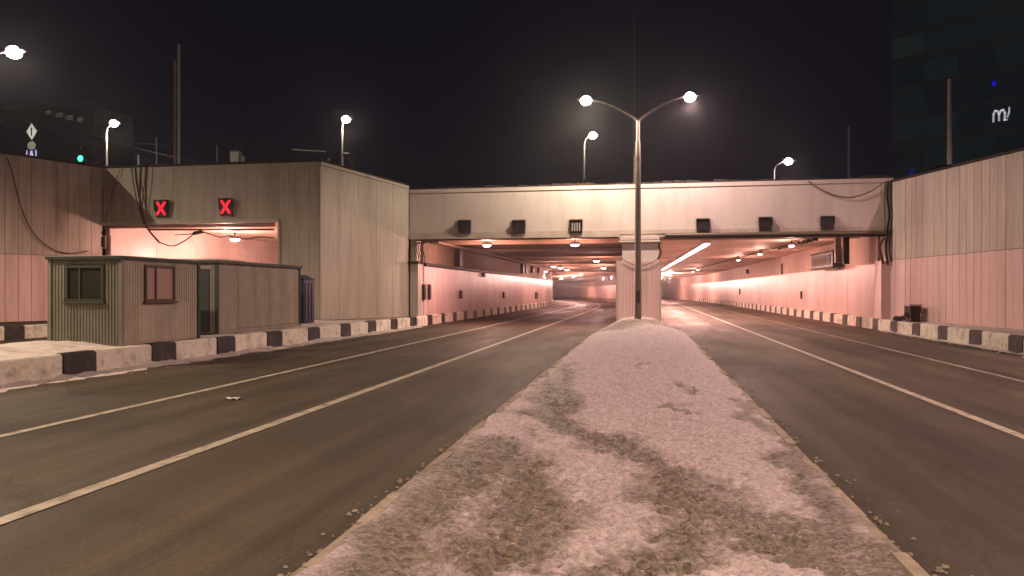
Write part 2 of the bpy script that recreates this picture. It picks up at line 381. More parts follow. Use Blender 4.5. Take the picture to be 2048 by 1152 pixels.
# patches where the snow is worn to dirt (plan polylines with radius)
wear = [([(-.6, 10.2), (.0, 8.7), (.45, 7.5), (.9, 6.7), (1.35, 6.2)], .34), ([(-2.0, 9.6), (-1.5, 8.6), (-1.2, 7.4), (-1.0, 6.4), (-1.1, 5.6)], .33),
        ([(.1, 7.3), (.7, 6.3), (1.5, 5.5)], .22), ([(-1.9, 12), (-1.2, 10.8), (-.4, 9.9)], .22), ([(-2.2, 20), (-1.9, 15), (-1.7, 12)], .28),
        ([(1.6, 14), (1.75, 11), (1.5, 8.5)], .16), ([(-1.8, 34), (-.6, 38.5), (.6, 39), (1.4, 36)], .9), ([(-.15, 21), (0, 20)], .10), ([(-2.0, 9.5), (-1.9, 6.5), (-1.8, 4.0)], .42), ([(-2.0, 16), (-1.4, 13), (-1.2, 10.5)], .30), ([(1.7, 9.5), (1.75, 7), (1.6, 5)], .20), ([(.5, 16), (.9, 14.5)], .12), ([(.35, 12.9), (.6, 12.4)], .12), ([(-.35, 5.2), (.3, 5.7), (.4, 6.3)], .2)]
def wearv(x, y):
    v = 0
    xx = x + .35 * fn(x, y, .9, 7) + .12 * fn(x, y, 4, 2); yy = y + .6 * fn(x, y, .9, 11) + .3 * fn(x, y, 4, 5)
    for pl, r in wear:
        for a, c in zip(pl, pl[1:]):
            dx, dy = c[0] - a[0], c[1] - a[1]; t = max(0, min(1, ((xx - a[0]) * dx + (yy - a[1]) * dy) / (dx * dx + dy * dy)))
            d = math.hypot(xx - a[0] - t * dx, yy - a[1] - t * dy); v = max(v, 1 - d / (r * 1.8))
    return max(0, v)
vs = []; wv = []; NX = 210; rows = []; y = 2.2
while y < 42.6: rows.append(y); y += max(.024, .0056 * y)
rows.append(42.7)
for y in rows:
    a, c = mxl(y) + .06 + .09 * fn(1, y, 1.6), mxr(y) - .06 + .09 * fn(5, y, 1.6)
    rise = max(0, min(1, (y - 25) / 15.0)); rise = rise * rise * (3 - 2 * rise)
    for i in range(NX + 1):
        u = i / NX; x = lerp(a, c, u); e = 1 - abs(2 * u - 1) ** 4
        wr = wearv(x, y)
        n1 = fn(x, y, 1.1); n2 = fn(x * 1.0, y * 1.3, 4.5, 3); n3 = fn(x, y, 14, 8)
        foot = max(0, fn(x * .8, y * 1.5, 3.0, 21) - .12)
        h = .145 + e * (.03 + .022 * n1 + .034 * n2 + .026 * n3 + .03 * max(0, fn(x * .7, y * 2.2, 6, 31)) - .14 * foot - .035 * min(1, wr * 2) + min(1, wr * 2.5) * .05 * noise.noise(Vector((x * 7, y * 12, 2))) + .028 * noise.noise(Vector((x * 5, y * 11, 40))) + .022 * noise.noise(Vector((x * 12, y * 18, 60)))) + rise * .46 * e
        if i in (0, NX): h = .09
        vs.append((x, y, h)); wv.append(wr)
fs = [(j * (NX + 1) + i, j * (NX + 1) + i + 1, (j + 1) * (NX + 1) + i + 1, (j + 1) * (NX + 1) + i) for j in range(len(rows) - 1) for i in range(NX)]
def snow_mat():
    m = bpy.data.materials.new('trampled_snow'); m.use_nodes = True; L = m.node_tree.links; p = m.node_tree.nodes['Principled BSDF']
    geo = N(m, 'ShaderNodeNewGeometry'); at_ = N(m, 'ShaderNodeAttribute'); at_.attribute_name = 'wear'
    def nz(s, st, det=8, ro=.65):
        mp = N(m, 'ShaderNodeMapping'); mp.inputs['Scale'].default_value = st; L.new(geo.outputs['Position'], mp.inputs[0])
        n = N(m, 'ShaderNodeTexNoise'); n.inputs['Scale'].default_value = s; n.inputs['Detail'].default_value = det; n.inputs['Roughness'].default_value = ro; L.new(mp.outputs[0], n.inputs[0]); return n.outputs[0]
    def mth(op, a, c):
        k = N(m, 'ShaderNodeMath', operation=op)
        for i, q in enumerate((a, c)):
            if isinstance(q, float): k.inputs[i].default_value = q
            else: L.new(q, k.inputs[i])
        return k.outputs[0]
    def rng(src, a, c, lo, hi):
        r = N(m, 'ShaderNodeMapRange')
        for i, q in enumerate((a, c, lo, hi)): r.inputs[i + 1].default_value = q
        L.new(src, r.inputs[0]); return r.outputs[0]
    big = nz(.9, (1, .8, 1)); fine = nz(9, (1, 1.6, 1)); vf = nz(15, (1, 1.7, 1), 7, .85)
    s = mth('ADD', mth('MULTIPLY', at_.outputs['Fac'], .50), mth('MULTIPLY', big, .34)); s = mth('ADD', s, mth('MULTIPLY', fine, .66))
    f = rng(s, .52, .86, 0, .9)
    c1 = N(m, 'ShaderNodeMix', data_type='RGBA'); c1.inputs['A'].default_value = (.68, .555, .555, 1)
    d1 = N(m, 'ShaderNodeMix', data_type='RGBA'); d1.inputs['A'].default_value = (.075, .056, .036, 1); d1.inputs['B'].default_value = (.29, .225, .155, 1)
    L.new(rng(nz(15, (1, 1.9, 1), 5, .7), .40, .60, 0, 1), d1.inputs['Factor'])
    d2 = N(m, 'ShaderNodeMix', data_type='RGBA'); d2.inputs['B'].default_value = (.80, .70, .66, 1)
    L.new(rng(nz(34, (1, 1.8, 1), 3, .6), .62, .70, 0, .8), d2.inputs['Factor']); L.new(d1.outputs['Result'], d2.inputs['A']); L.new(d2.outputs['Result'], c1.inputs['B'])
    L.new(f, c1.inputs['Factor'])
    h = N(m, 'ShaderNodeHueSaturation'); L.new(c1.outputs['Result'], h.inputs['Color']); L.new(rng(vf, .32, .68, .34, 1.58), h.inputs['Value'])  # wide tone noise over the dirt stands in for weak relief shading
    L.new(h.outputs[0], p.inputs['Base Color']); L.new(rng(f, 0, 1, .8, .42), p.inputs['Roughness'])
    bp = N(m, 'ShaderNodeBump'); bp.inputs['Strength'].default_value = 1; bp.inputs['Distance'].default_value = .06
    L.new(mth('ADD', fine, mth('MULTIPLY', nz(32, (1, 1.2, 1), 4), .6)), bp.inputs['Height']); L.new(bp.outputs[0], p.inputs['Normal'])
    return m
M['msnow'] = snow_mat()
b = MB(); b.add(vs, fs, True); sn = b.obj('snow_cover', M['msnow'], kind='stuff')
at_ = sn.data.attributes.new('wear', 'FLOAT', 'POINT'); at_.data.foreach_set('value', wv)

# ---------------------------------------------------------------- retaining walls with cladding panels
def panel_wall(name, label, a, c, za, zc, side, pw, z0=.0, split=3.75, low=True, gap=.022, cat='wall', top_th=.35, first=0, zlow=.56, pm='panel'):
    """wall over plan line a>c; its visible face towards the left-hand side when side=+1"""
    a = Vector(a); c = Vector(c); Ln = (c - a).length; d = (c - a) / Ln
    t = thing(name, label, cat, (a.x, a.y, 0)); O = (a.x, a.y, 0)
    MB(O).slab(a, c, -.45 * side, 0, z0, za, zc).obj('wall_core', M['backing'], t)
    MB(O).slab(a, c, -.5 * side, .10 * side, za + .004, za + .10, zc + .10, zc + .004).obj('coping', M['coping'], t)
    n = max(1, round(Ln / pw)); w_ = Ln / n
    for i in range(n):
        p = a + d * (i * w_ + gap / 2); q = a + d * ((i + 1) * w_ - gap / 2)
        zz = lambda s: lerp(za, zc, s)
        zp, zq = zz((i * w_) / Ln) - .01, zz(((i + 1) * w_) / Ln) - .01
        j = random.uniform(-.006, .006)
        zb = split if low else max(z0, zlow)
        MB(O).slab(p, q, .002 * side, (.045 + j) * side, zb + .012, zp, zq).obj('panel', M[pm], t)
        if low: MB(O).slab(p, q, .002 * side, (.065 + j) * side, zlow, split - .012).obj('panel', M['panel_low'], t)
    return t
# right wall (face towards -X): direction from near to far has its left side at -X
panel_wall('retaining_wall', 'long pale retaining wall of vertical panels beside the right road', (rwx(15), 15), (rwx(42.95), 42.95), 6.9, 7.9, 1, .565)
MB((20, -5, 0)).slab((rwx(-25), -25), (rwx(14.98), 14.98), -.45, .0, 0, 5.5, 6.9).obj('retaining_wall', M['plaster']) 
tag(bpy.data.objects['retaining_wall.001'], 'near end of the right retaining wall, plain and unpanelled', 'wall')
panel_wall('retaining_wall', 'left retaining wall of pale panels behind the green cabin, pink below', (-36.5, 20), (-29.55, 36.85), 9.0, 8.9, -1, .6, split=3.95)
# left front face above the ramp opening and beside it, then the slanted corner wall
YR = 36.9
RX0, RX1, RXE = -29.5, -19.05, -16.75
ramp = thing('portal_wall', 'grey brown wall of the side ramp portal, above the cabins, with two red crosses', 'wall', (-23, YR, 0))
O = (-23, YR, 0)
MB(O).box(RX0, RX1, YR, YR + .5, 5.84, 8.88).obj('wall_core', M['backing'], ramp)
MB(O).box(RX1, RXE, YR, YR + .5, 0, 8.88).obj('wall_core', M['backing'], ramp)
MB(O).box(RX0, RXE + .12, YR - .1, YR + .55, 8.885, 9.0).obj('coping', M['coping'], ramp)
n = 17; ww = (RX1 - RX0) / n
for i in range(n): MB(O).box(RX0 + i * ww + .005, RX0 + (i + 1) * ww - .005, YR - .045 + random.uniform(-.004, .004), YR - .002, 5.86, 8.87).obj('panel', M['panel_dark'], ramp)
n = 4; ww = (RXE - RX1) / n
for i in range(n): MB(O).box(RX1 + i * ww + .005, RX1 + (i + 1) * ww - .005, YR - .045 + random.uniform(-.004, .004), YR - .002, .5, 8.87).obj('panel', M['panel_dark'], ramp)
MB(O).box(RX0, RX1 + .05, YR - .16, YR - .05, 5.72, 5.90).obj('ledge', M['ledge'], ramp)
MB(O).box(RX1 - .03, RX1 + .09, YR - .12, YR - .046, .5, 5.71).obj('corner_trim', M['galv2'], ramp)
panel_wall('corner_wall', 'slanted beige wall joining the side ramp portal to the main portal', (RXE, YR - .02), (-13.92, YP - .02), 8.86, 8.36, -1, 1.32, low=False, gap=.012, pm='panel_dark')
# the trim line along the top of the walls
def topline(a, c, za, zc, side, loc):
    return MB(loc).slab(a, c, .07 * side, .13 * side, za - .16, za - .01, zc - .01, zc - .16)
topline((RXE, YR), (-13.95, YP), 8.86, 8.36, -1, (RXE, YR, 0)).obj('edge_trim', M['ledge'], bpy.data.objects['corner_wall'])

# ---------------------------------------------------------------- main portal beam, pillar, jambs
PX0, PX1 = -13.85, 13.05
portal = thing('tunnel_portal', 'cream concrete beam spanning both tunnel mouths with central pillar', 'tunnel portal', (0, YP, 0)); O = (0, YP, 0)
MB(O).box(PX0, PX1, YP, YP + 1.2, 5.16, 8.15).obj('beam', M['plaster'], portal)
# raised top band, lower double ledge, soffit strip
MB(O).box(PX0 + .02, PX1, YP - .05, YP - .002, 7.92, 8.13).obj('top_band', M['plaster'], portal)
MB(O).box(PX0 + .02, PX1, YP - .05, YP - .002, 5.34, 5.55).obj('ledge', M['ledge'], portal)
MB(O).box(PX0 + .02, -1.4, YP - .10, YP - .052, 5.17, 5.36).obj('ledge', M['ledge'], portal)
MB(O).box(PX0 + .4, -1.5, YP - .06, YP + .3, 5.09, 5.158).obj('drip_edge', M['iron'], portal, 'dark rusty lower edge of the left mouth')
mb = MB(O); mb.tube([(1.1, YP - .16, 5.22), (PX1 - .1, YP - .16, 5.22)], .10, 10); mb.obj('pipe', M['galv'], portal)
MB(O).box(1.0, PX1 - .3, YP - .06, YP + .3, 5.03, 5.15).obj('drip_edge', M['iron'], portal)
# uneven dark coping with frozen dirt along the top
mb = MB(O); random.seed(3); x = PX0
while x < PX1:
    l = random.uniform(.25, .9); h = random.uniform(.05, .17)
    mb.hexa([(x, YP - .03, 8.152), (min(x + l, PX1), YP - .03, 8.152), (min(x + l, PX1), YP + .7, 8.152), (x, YP + .7, 8.152),
             (x + .05, YP - .0, 8.152 + h), (min(x + l, PX1) - .05, YP, 8.152 + h * .8), (min(x + l, PX1) - .05, YP + .6, 8.16 + h), (x + .05, YP + .6, 8.16 + h)]); x += l
mb.obj('coping', M['coping'], portal)
# jambs
MB(O).box(PX0 + .05, TL + .02, YP - .02, YP + 1.1, 0, 3.72).obj('jamb', M['panel'], portal)
MB(O).box(PX0 - .35, TL + .05, YP - .14, YP + .5, 3.73, 3.86).obj('jamb_cap', M['iron'], portal)
MB(O).box(PX0 + .05, TL - .12, YP + .10, YP + 1.1, 3.87, 5.155).obj('upper_jamb', M['ledge'], portal)
MB(O).box(12.44, 13.0, YP - .04, YP + 1.1, .5, 3.72).obj('jamb', M['panel_low'], portal)
MB(O).box(12.7, 13.0, YP + .05, YP + 1.1, 3.73, 5.15).obj('upper_jamb', M['up_r'], portal)
# pillar
pil = thing('pillar', 'pale ribbed metal clad pillar between the two tunnel mouths', 'pillar', (-.35, 42.7, 0)); O = (-.35, 42.7, 0)
MB(O).box(-1.56, .86, 42.74, 44.6, 0, 3.80).obj('shaft', M['plaster'], pil)
MB(O).box(-1.27, .74, 42.78, 44.6, 3.80, 5.155).obj('upper_shaft', M['plaster'], pil)
ribm = MB().box(-.055, .055, -.03, 0, .0, 3.22).mesh('rib', M['panel_low'])
for i in range(14): inst('rib', ribm, pil, Vector((-1.47 + i * .172, 42.738, .56)) - Vector(O))
MB(O).box(-1.38, .80, 42.66, 42.778, 4.98, 5.15).obj('cap', M['plaster'], pil)
mb = MB(O); mb.tube([(-1.45, 42.68, 4.86), (.84, 42.68, 4.86)], .075, 10); mb.obj('pipe', M['galv2'], pil)
MB(O).box(-1.62, -1.5, 42.70, 42.76, .45, 3.84).obj('edge_strip', M['galv2'], pil); MB(O).box(.80, .90, 42.70, 42.76, .45, 3.84).obj('edge_strip', M['galv2'], pil)
def sag(p, q, drop, n=14, jit=0):
    p, q = Vector(p), Vector(q); r = []
    for i in range(n + 1):
        t = i / n; v = p.lerp(q, t); v.z -= drop * 4 * t * (1 - t); r.append(v + Vector((random.uniform(-jit, jit), 0, random.uniform(-jit, jit))))
    return r
def cable(pts, r, label, m='cable', group=None):
    o = MB(pts[0]).tube(pts, r, 6).obj('cable', M[m]); return tag(o, label, 'cable', group)
cable(sag((-1.3, 42.62, 3.95), (.75, 42.62, 3.95), .42), .022, 'thin cable sagging in an arc across the pillar', 'cable2')

# ---------------------------------------------------------------- tunnels
def tunnel_wall(name, label, x, off, y0, y1, side, zlow, zsplit, ztop, mlow, mup, plen=3.0, ncurve=4.0, proud=.05):
    t = thing(name, label, 'wall', (x, y0, 0)); O = (x, y0, 0); up = MB(O); y = y0
    while y < y1:
        q = min(y + ncurve, y1); up.slab((x + off(y), y), (x + off(q), q), -.3 * side, 0, 0, ztop); y = q
    up.obj('upper_wall', mup, t)
    y = y0 + .02; k = 0; far = MB(O)
    while y < y1 - .1:
        q = min(y + plen, y1); tgt = MB(O) if k < 26 else far
        tgt.slab((x + off(y), y + .01), (x + off(q), q - .012), .003 * side, (proud + random.uniform(-.004, .004)) * side, zlow, zsplit)
        if k < 26: tgt.obj('panel', mlow, t)
        y = q; k += 1
    if far.v: far.obj('far_panels', mlow, t, kind='stuff')
    return t
# (direction of travel +Y: left-hand side is -X)
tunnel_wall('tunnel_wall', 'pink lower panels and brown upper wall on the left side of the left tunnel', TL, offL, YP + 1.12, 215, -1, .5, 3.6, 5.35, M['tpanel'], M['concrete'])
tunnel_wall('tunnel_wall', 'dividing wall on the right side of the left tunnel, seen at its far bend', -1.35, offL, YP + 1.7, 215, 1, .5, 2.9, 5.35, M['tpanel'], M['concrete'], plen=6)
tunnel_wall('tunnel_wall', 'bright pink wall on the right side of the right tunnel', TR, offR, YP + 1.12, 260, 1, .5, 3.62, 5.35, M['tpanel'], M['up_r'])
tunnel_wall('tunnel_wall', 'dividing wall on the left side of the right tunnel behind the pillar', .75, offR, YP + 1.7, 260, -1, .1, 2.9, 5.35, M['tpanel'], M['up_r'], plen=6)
def ceiling(x0, x1, off, y0, y1, z, m, name):
    b = MB(); y = y0
    while y < y1:
        q = min(y + 4, y1)
        b.hexa([(x0 + off(y), y, z), (x1 + off(y), y, z), (x1 + off(q), q, z), (x0 + off(q), q, z), (x0 + off(y), y, z + .4), (x1 + off(y), y, z + .4), (x1 + off(q), q, z + .4), (x0 + off(q), q, z + .4)]); y = q
    return b.obj(name, m, kind='structure')
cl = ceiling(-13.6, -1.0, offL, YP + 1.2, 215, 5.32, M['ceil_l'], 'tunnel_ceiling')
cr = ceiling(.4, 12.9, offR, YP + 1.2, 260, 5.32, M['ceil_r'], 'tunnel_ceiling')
for (c_, x0, x1, off, m_, st_, h_) in ((cl, -13.3, -1.36, offL, M['ceil_l'], 9.0, .20), (cr, .78, 12.58, offR, M['ceil_r'], 13.0, .07)):
    y = YP + 4.5
    while y < 150:
        MB().hexa([(x0 + off(y), y, 5.32 - h_), (x1 + off(y), y, 5.32 - h_), (x1 + off(y + .5), y + .5, 5.32 - h_), (x0 + off(y + .5), y + .5, 5.32 - h_),
                   (x0 + off(y), y, 5.318), (x1 + off(y), y, 5.318), (x1 + off(y + .5), y + .5, 5.318), (x0 + off(y + .5), y + .5, 5.318)]).obj('ceiling_beam', m_, c_); y += st_
# far ends
MB().box(-60, 0, 215, 216, 0, 6).obj('tunnel_end', M['concrete'], kind='structure'); MB().box(-20, 12, 260, 261, 0, 6).obj('tunnel_end', M['concrete'], kind='structure')
# side ramp tunnel
tunnel_wall('tunnel_wall', 'pink panel wall glowing inside the side ramp mouth above the cabins', -29.5, lambda y: 0, YR + .52, 78, -1, .1, 5.2, 6.1, M['tpanel'], M['tpanel'], plen=4.0)
MB((-17.5, 57, 0)).box(-19.0, -16.5, YR + .52, 78, 0, 6.1).obj('ramp_side_wall', M['up_r'], kind='structure')
MB((0, 0, 0)).box(-29.8, -16.5, YR + .52, 78, 6.0, 6.4).obj('tunnel_ceiling', M['ceil_r'], kind='structure')
MB((0, 0, 0)).box(-29.8, -16.5, 78, 78.5, 0, 6.4).obj('tunnel_end', M['up_r'], kind='structure')
# street level above
b = MB(); zt = 8.0
for q in ([(-400, 37.5, zt), (-17.0, 37.5, zt), (-14.4, 43.2, zt), (-14.4, 44.3, zt), (-400, 44.3, zt)], [(-400, 44.3, zt), (400, 44.3, zt), (400, 900, zt), (-400, 900, zt)],
          [(13.6, 38, zt), (400, 38, zt), (400, 44.3, zt), (13.6, 44.3, zt)]): b.add(q, [tuple(range(len(q)))])
b.add([(-400, -40, 8.3), (-38, -40, 8.3), (-38, 17, 8.3), (-30.2, 37.5, 8.3), (-400, 37.5, 8.3)], [(0, 1, 2, 3, 4)])
b.add([(18.5, -25, 5.2), (400, -25, 5.2), (400, 38, 7.7), (14.3, 38, 7.7)], [(0, 1, 2, 3)])
b.obj('upper_street', M['dirt'], kind='structure')

# ---------------------------------------------------------------- lights and lamps
def light(kind, loc, P, c, parent=None, size=.15, spot=150, blend=.5, rot=None, dims=None):
    l = bpy.data.lights.new('light', kind); l.energy = P; l.color = c
    if kind == 'AREA':
        l.shape = 'RECTANGLE'; l.size, l.size_y = dims; 
    else: l.shadow_soft_size = size
    if kind == 'SPOT': l.spot_size = R(spot); l.spot_blend = blend
    o = bpy.data.objects.new('light', l); col.objects.link(o); o.location = loc
    if rot: o.rotation_euler = rot
    if parent: o.parent = parent; o.location = Vector(loc) - parent.location
    return o

def luminaire(parent, O, p, d, m, s=1.0):
    """street lamp head at p pointing along plan direction d; housing plus bright bowl"""
    p = Vector(p); d = Vector((*d, 0)).normalized(); n = Vector((-d.y, d.x, 0)); vs = []; prof = [(-.42, .07, .03), (-.2, .15, .10), (.2, .19, .13), (.45, .10, .06)]
    hb = MB(O)
    for (u, wd, h) in prof:
        for k in range(7):
            g = math.pi * k / 6; q = p + d * u * s + n * math.cos(g) * wd * s + Vector((0, 0, math.sin(g) * h * s)); vs.append(q)
    fs = [(i * 7 + k, i * 7 + k + 1, i * 7 + k + 8, i * 7 + k + 7) for i in range(3) for k in range(6)] + [tuple(range(7)), tuple(reversed(range(21, 28)))]
    hb.add(vs, fs, True); h = hb.obj('lamp_head', M['galv'], parent)
    g = MB(O).ball(p + Vector((0, 0, -.03 * s)), .27 * s, .27 * s, .22 * s).obj('lamp_glass', m, h)
    return h

# double lamp on the median in front of the pillar
bx = at(1276, 628, Y=40.0); BX = bx.x
dl = thing('street_lamp', 'tall double armed street lamp standing on the snowy median before the pillar', 'street lamp', (BX, 40.0, .5)); O = (BX, 40.0, .5)
topz = at(1276, 221, Y=40.0).z
MB(O).tube([(BX, 40.0, .5), (BX, 40.0, 1.0), (BX, 40.0, 8.2), (BX, 40.0, 9.9), (BX, 40.0, 10.0), (BX, 40.0, topz - .5)], [.19, .165, .145, .135, .10, .09], 12).obj('pole', M['galv'], dl)
MB(O).box(BX - .09, BX + .09, 39.8, 39.9, 1.5, 2.1).obj('service_door', M['iron'], dl)
MB(O).tube([(BX, 40.0, .5), (BX, 40.0, .58)], .30, 12).obj('base_flange', M['iron'], dl)
MB(O).tube([(BX, 40.0, 9.0), (BX, 40.0, 9.15)], .17, 12).obj('collar', M['galv'], dl)
LH = [at(1172, 200, Y=40.0), at(1380, 193, Y=40.0)]
for i, p in enumerate(LH):
    s = -1 if i == 0 else 1
    pts = [(BX, 40.0, topz - .55)] + [Vector((BX, 40.0, topz - .5)).lerp(Vector(p) - Vector((s * .35, 0, .03)), t) + Vector((0, 0, .16 * math.sin(math.pi * min(1, t * 1.0)) ** .8)) for t in (.08, .18, .35, .55, .78, 1)]
    a = MB(O).tube(pts, [.085, .08, .07, .06, .055, .05, .045], 8).obj('arm', M['galv'], dl)
    luminaire(dl, O, p, (s, 0), M['lamp'] if i == 0 else M['lampp'], 1.05)
light('SPOT', LH[0] - Vector((0, 0, .35)), P_MEDIAN, C_YEL, dl, .2, 172, .35)
light('SPOT', LH[1] - Vector((0, 0, .35)), P_MEDIAN_R, C_PINK, dl, .2, 172, .35)

def pole_lamp(px, py, ppx, Y, gz, label, m, P, c, arm=True, scale=1.15, rp=.09):
    p = at(px, py, Y=Y); b0 = at(ppx, 300, Y=Y).x; O = (b0, Y, gz)
    t = thing('street_lamp', label, 'street lamp', O, 'street lamps on the upper street')
    MB(O).tube([(b0, Y, gz), (b0, Y, gz + 2), (b0, Y, p.z - .9)], [.15, .12, rp], 10).obj('pole', M['pale'], t)
    s = 1 if p.x > b0 else -1
    MB(O).tube([(b0, Y, p.z - .95), (b0 + (p.x - b0) * .15, Y, p.z - .4), (b0 + (p.x - b0) * .55, Y, p.z - .1), (p.x - s * .2, Y, p.z)], .055, 8).obj('arm', M['pale'], t)
    luminaire(t, O, p, (s, 0), m, scale)
    light('SPOT', p - Vector((0, 0, .4)), P, c, t, .2, 170, .4)
    return t
pole_lamp(228, 246, 213, 58, 8.0, 'lit street lamp above the left wall, right of the green traffic light', M['lamp'], 900, C_YEL, scale=1.3)
pole_lamp(692, 238, 684, 60, 8.0, 'lit street lamp on a pale post above the slanted corner wall', M['lamp'], 900, C_YEL, scale=1.3)
pole_lamp(1186, 270, 1168, 68, 8.0, 'lit street lamp just below and behind the left head of the double lamp', M['lamp'], 900, C_YEL, scale=1.35)
pole_lamp(1577, 322, 1548, 80, 8.0, 'small lit street lamp low above the right part of the portal beam', M['lampp'], 900, C_PINK, scale=1.5)
pole_lamp(28, 103, -90, 39, 8.0, 'bright street lamp at the top left corner, high above the left wall', M['lampp'], 2500, C_YEL, scale=1.6)
# street lamps outside the picture, all but the upper left one added for light
def back_lamp(x, y, z0, H, arms, P, c, label):
    O = (x, y, z0); t = thing('street_lamp', label, 'street lamp', O, 'street lamps along the road')
    MB(O).tube([(x, y, z0), (x, y, z0 + H * .6), (x, y, z0 + H)], [.17, .13, .09], 10).obj('pole', M['galv'], t)
    for (ax, ay) in arms:
        p = Vector((x + ax, y + ay, z0 + H + .6)); MB(O).tube([(x, y, z0 + H - .1), (x + ax * .4, y + ay * .4, z0 + H + .45), p], .05, 8).obj('arm', M['galv'], t)
        luminaire(t, O, p, (ax, ay), M['lamp'], 1); light('SPOT', p - Vector((0, 0, .35)), P, c, t, .25, 168, .5)
back_lamp(-.4, -3.5, .1, 11, [(-2.8, 0), (2.8, 0)], P_BEHIND, (1, .72, .53), 'added unseen double street lamp on the median behind the camera')
back_lamp(-48, 18, 8.3, 9, [(2.0, 0)], P_UPPER, C_YEL, 'street lamp on the upper street left of the left wall')
back_lamp(-17.8, 10, .55, 11, [(-4.0, 3.0)], 8500, (1, .74, .52), 'added street lamp on the left pavement near the camera, outside the picture')  # unseen lamp put in to light the left retaining wall
back_lamp(21.5, 18, 6.5, 9, [(-2.0, 0)], P_UPPER * .80, (1, .61, .59), 'added unseen street lamp on the upper street right of the right wall')  # unseen lamp put in to light the right wall

# tunnel lamps: box fitting with a bright glass, hung under the ceiling
fit = MB(); fit.box(-.28, .28, -.16, .16, -.02, .12); fitm = fit.mesh('fitting', M['galv'])
gl = MB(); gl.ball((0, 0, -.05), .27, .17, .11, 10, 6); glm = gl.mesh('glass', M['tlamp'])
ndl = MB(); ndl.box(-.03, .03, -.03, .03, .12, .3); hgm = ndl.mesh('hanger', M['iron'])
def tlamp(p, label, P, c, rz=0, lt=True, s=1.0, up=False):
    t = thing('tunnel_lamp', label, 'lamp', p, 'lamps inside the tunnels', rz); t.scale = (s, s, s)
    inst('fitting', fitm, t); inst('glass', glm, t); inst('hanger', hgm, t)
    if lt: light('POINT', (0, 0, -.8), P, c, None, .25).parent = t
    return t
tlamp(at(974, 489, Y=45.9), 'left of the two near ceiling lamps in the left tunnel', P_TUN_L * .9, C_TUN)
tlamp(at(1150, 488, Y=46.1), 'right of the two near ceiling lamps in the left tunnel', P_TUN_L * .6, C_TUN)
for px, py, Y, k, lb in ((1193, 521, 71, .9, 'middle lamp of the right row under the left tunnel ceiling'), (1207, 535, 92, 1, 'farthest lamp of the right row, next to the pillar edge'),
                     (1107, 532, 84, .5, 'first lamp of the far left cluster in the left tunnel'), (1121, 535, 90, .5, 'middle lamp of the far left cluster in the left tunnel'),
                     (1134, 539, 101, .7, 'last lamp of the far left cluster in the left tunnel'), (1091, 542, 102, .5, 'lowest lamp of the far cluster, near the tunnel wall')):
    tlamp(at(px, py, Y=Y), lb, P_TUN_L * k, C_TUN, s=1.15)
for k, Y in enumerate((125, 146, 167)):  # extra lamps added to brighten the dark far bend
    tlamp((-8.5 + offL(Y), Y, 5.0), ('nearest', 'middle', 'farthest')[k] + ' of three lamps added beyond the bend of the left tunnel', P_TUN_L * 3.5, C_TUN)
for k, (px, py, Y) in enumerate(((1583, 490, 49.6), (1520, 507, 60.5), (1477, 519, 71.6), (1396, 539, 101), (1386, 543, 112))):
    tlamp(at(px, py, Y=Y), ('first and nearest', 'second', 'third', 'fourth, small', 'fifth and smallest')[k] + ' lamp hung along the cable tray of the right tunnel', P_TUN_R * (1, .8, .8, .9, 1)[k], C_TUNR, R(90), s=.95)
for k, Y in enumerate((138, 160, 185)):  # extra lamps added because the far end was too dark
    tlamp((5 + offR(Y), Y, 5.0), ('nearest', 'middle', 'farthest')[k] + ' of three lamps added beyond the bend of the right tunnel', P_TUN_R * 10, C_TUNR)
# continuous light strip in the right tunnel
A, B = at(1415, 486, Y=48.3), at(1323, 541, Y=109)
ls = thing('light_strip', 'long bright white light strip under the right tunnel ceiling', 'light strip', A)
nseg = 20
for i in range(nseg):
    p, q = A.lerp(B, i / nseg), A.lerp(B, (i + .96) / nseg)
    MB(A).slab(p, q, -.15, .15, 5.0, 5.09).obj('tube_light', M['strip'], ls)
    MB(A).slab(p, q, -.2, .2, 5.094, 5.18).obj('tray', M['galv2'], ls)
for i in range(4):
    p = A.lerp(B, (i + .5) / 4); l = light('AREA', (p.x + .3, p.y, 4.96), 2200, (1, .55, .46), ls, dims=(.3, 14))
# cable tray of the right tunnel with bundled cables
p0, p1 = at(1640, 476, Y=44.6), at(1403, 535, Y=101)
ct = thing('cable_tray', 'dark cable tray running into the right tunnel beside the lamps', 'cable tray', p0)
MB(p0).slab(p0, p1, -.12, .12, 5.14, 5.20).obj('tray', M['cable2'], ct)
for i in range(9):
    q = p0.lerp(p1, .02 + i * .02); MB(p0).box(q.x - .18, q.x + .18, q.y - .1, q.y + .1, 5.0, 5.138).obj('bracket', M['iron'], ct)
# side ramp lamp
pr = at(470, 477, Y=44.7)
tlamp(pr, 'single lamp glowing inside the side ramp mouth, right of the cables', P_RAMP, (1, .58, .48), s=1.3)
tlamp((-22.5, 52, 5.3), 'second lamp deeper inside the side ramp, hidden behind the portal wall', P_RAMP * .9, (1, .58, .48))
tlamp((-23.0, 38.4, 5.6), 'added lamp just inside the side ramp mouth, lighting the left wall', P_RAMP * 1.5, (1, .58, .48), s=.5)  # put in to throw light out onto the left retaining wall

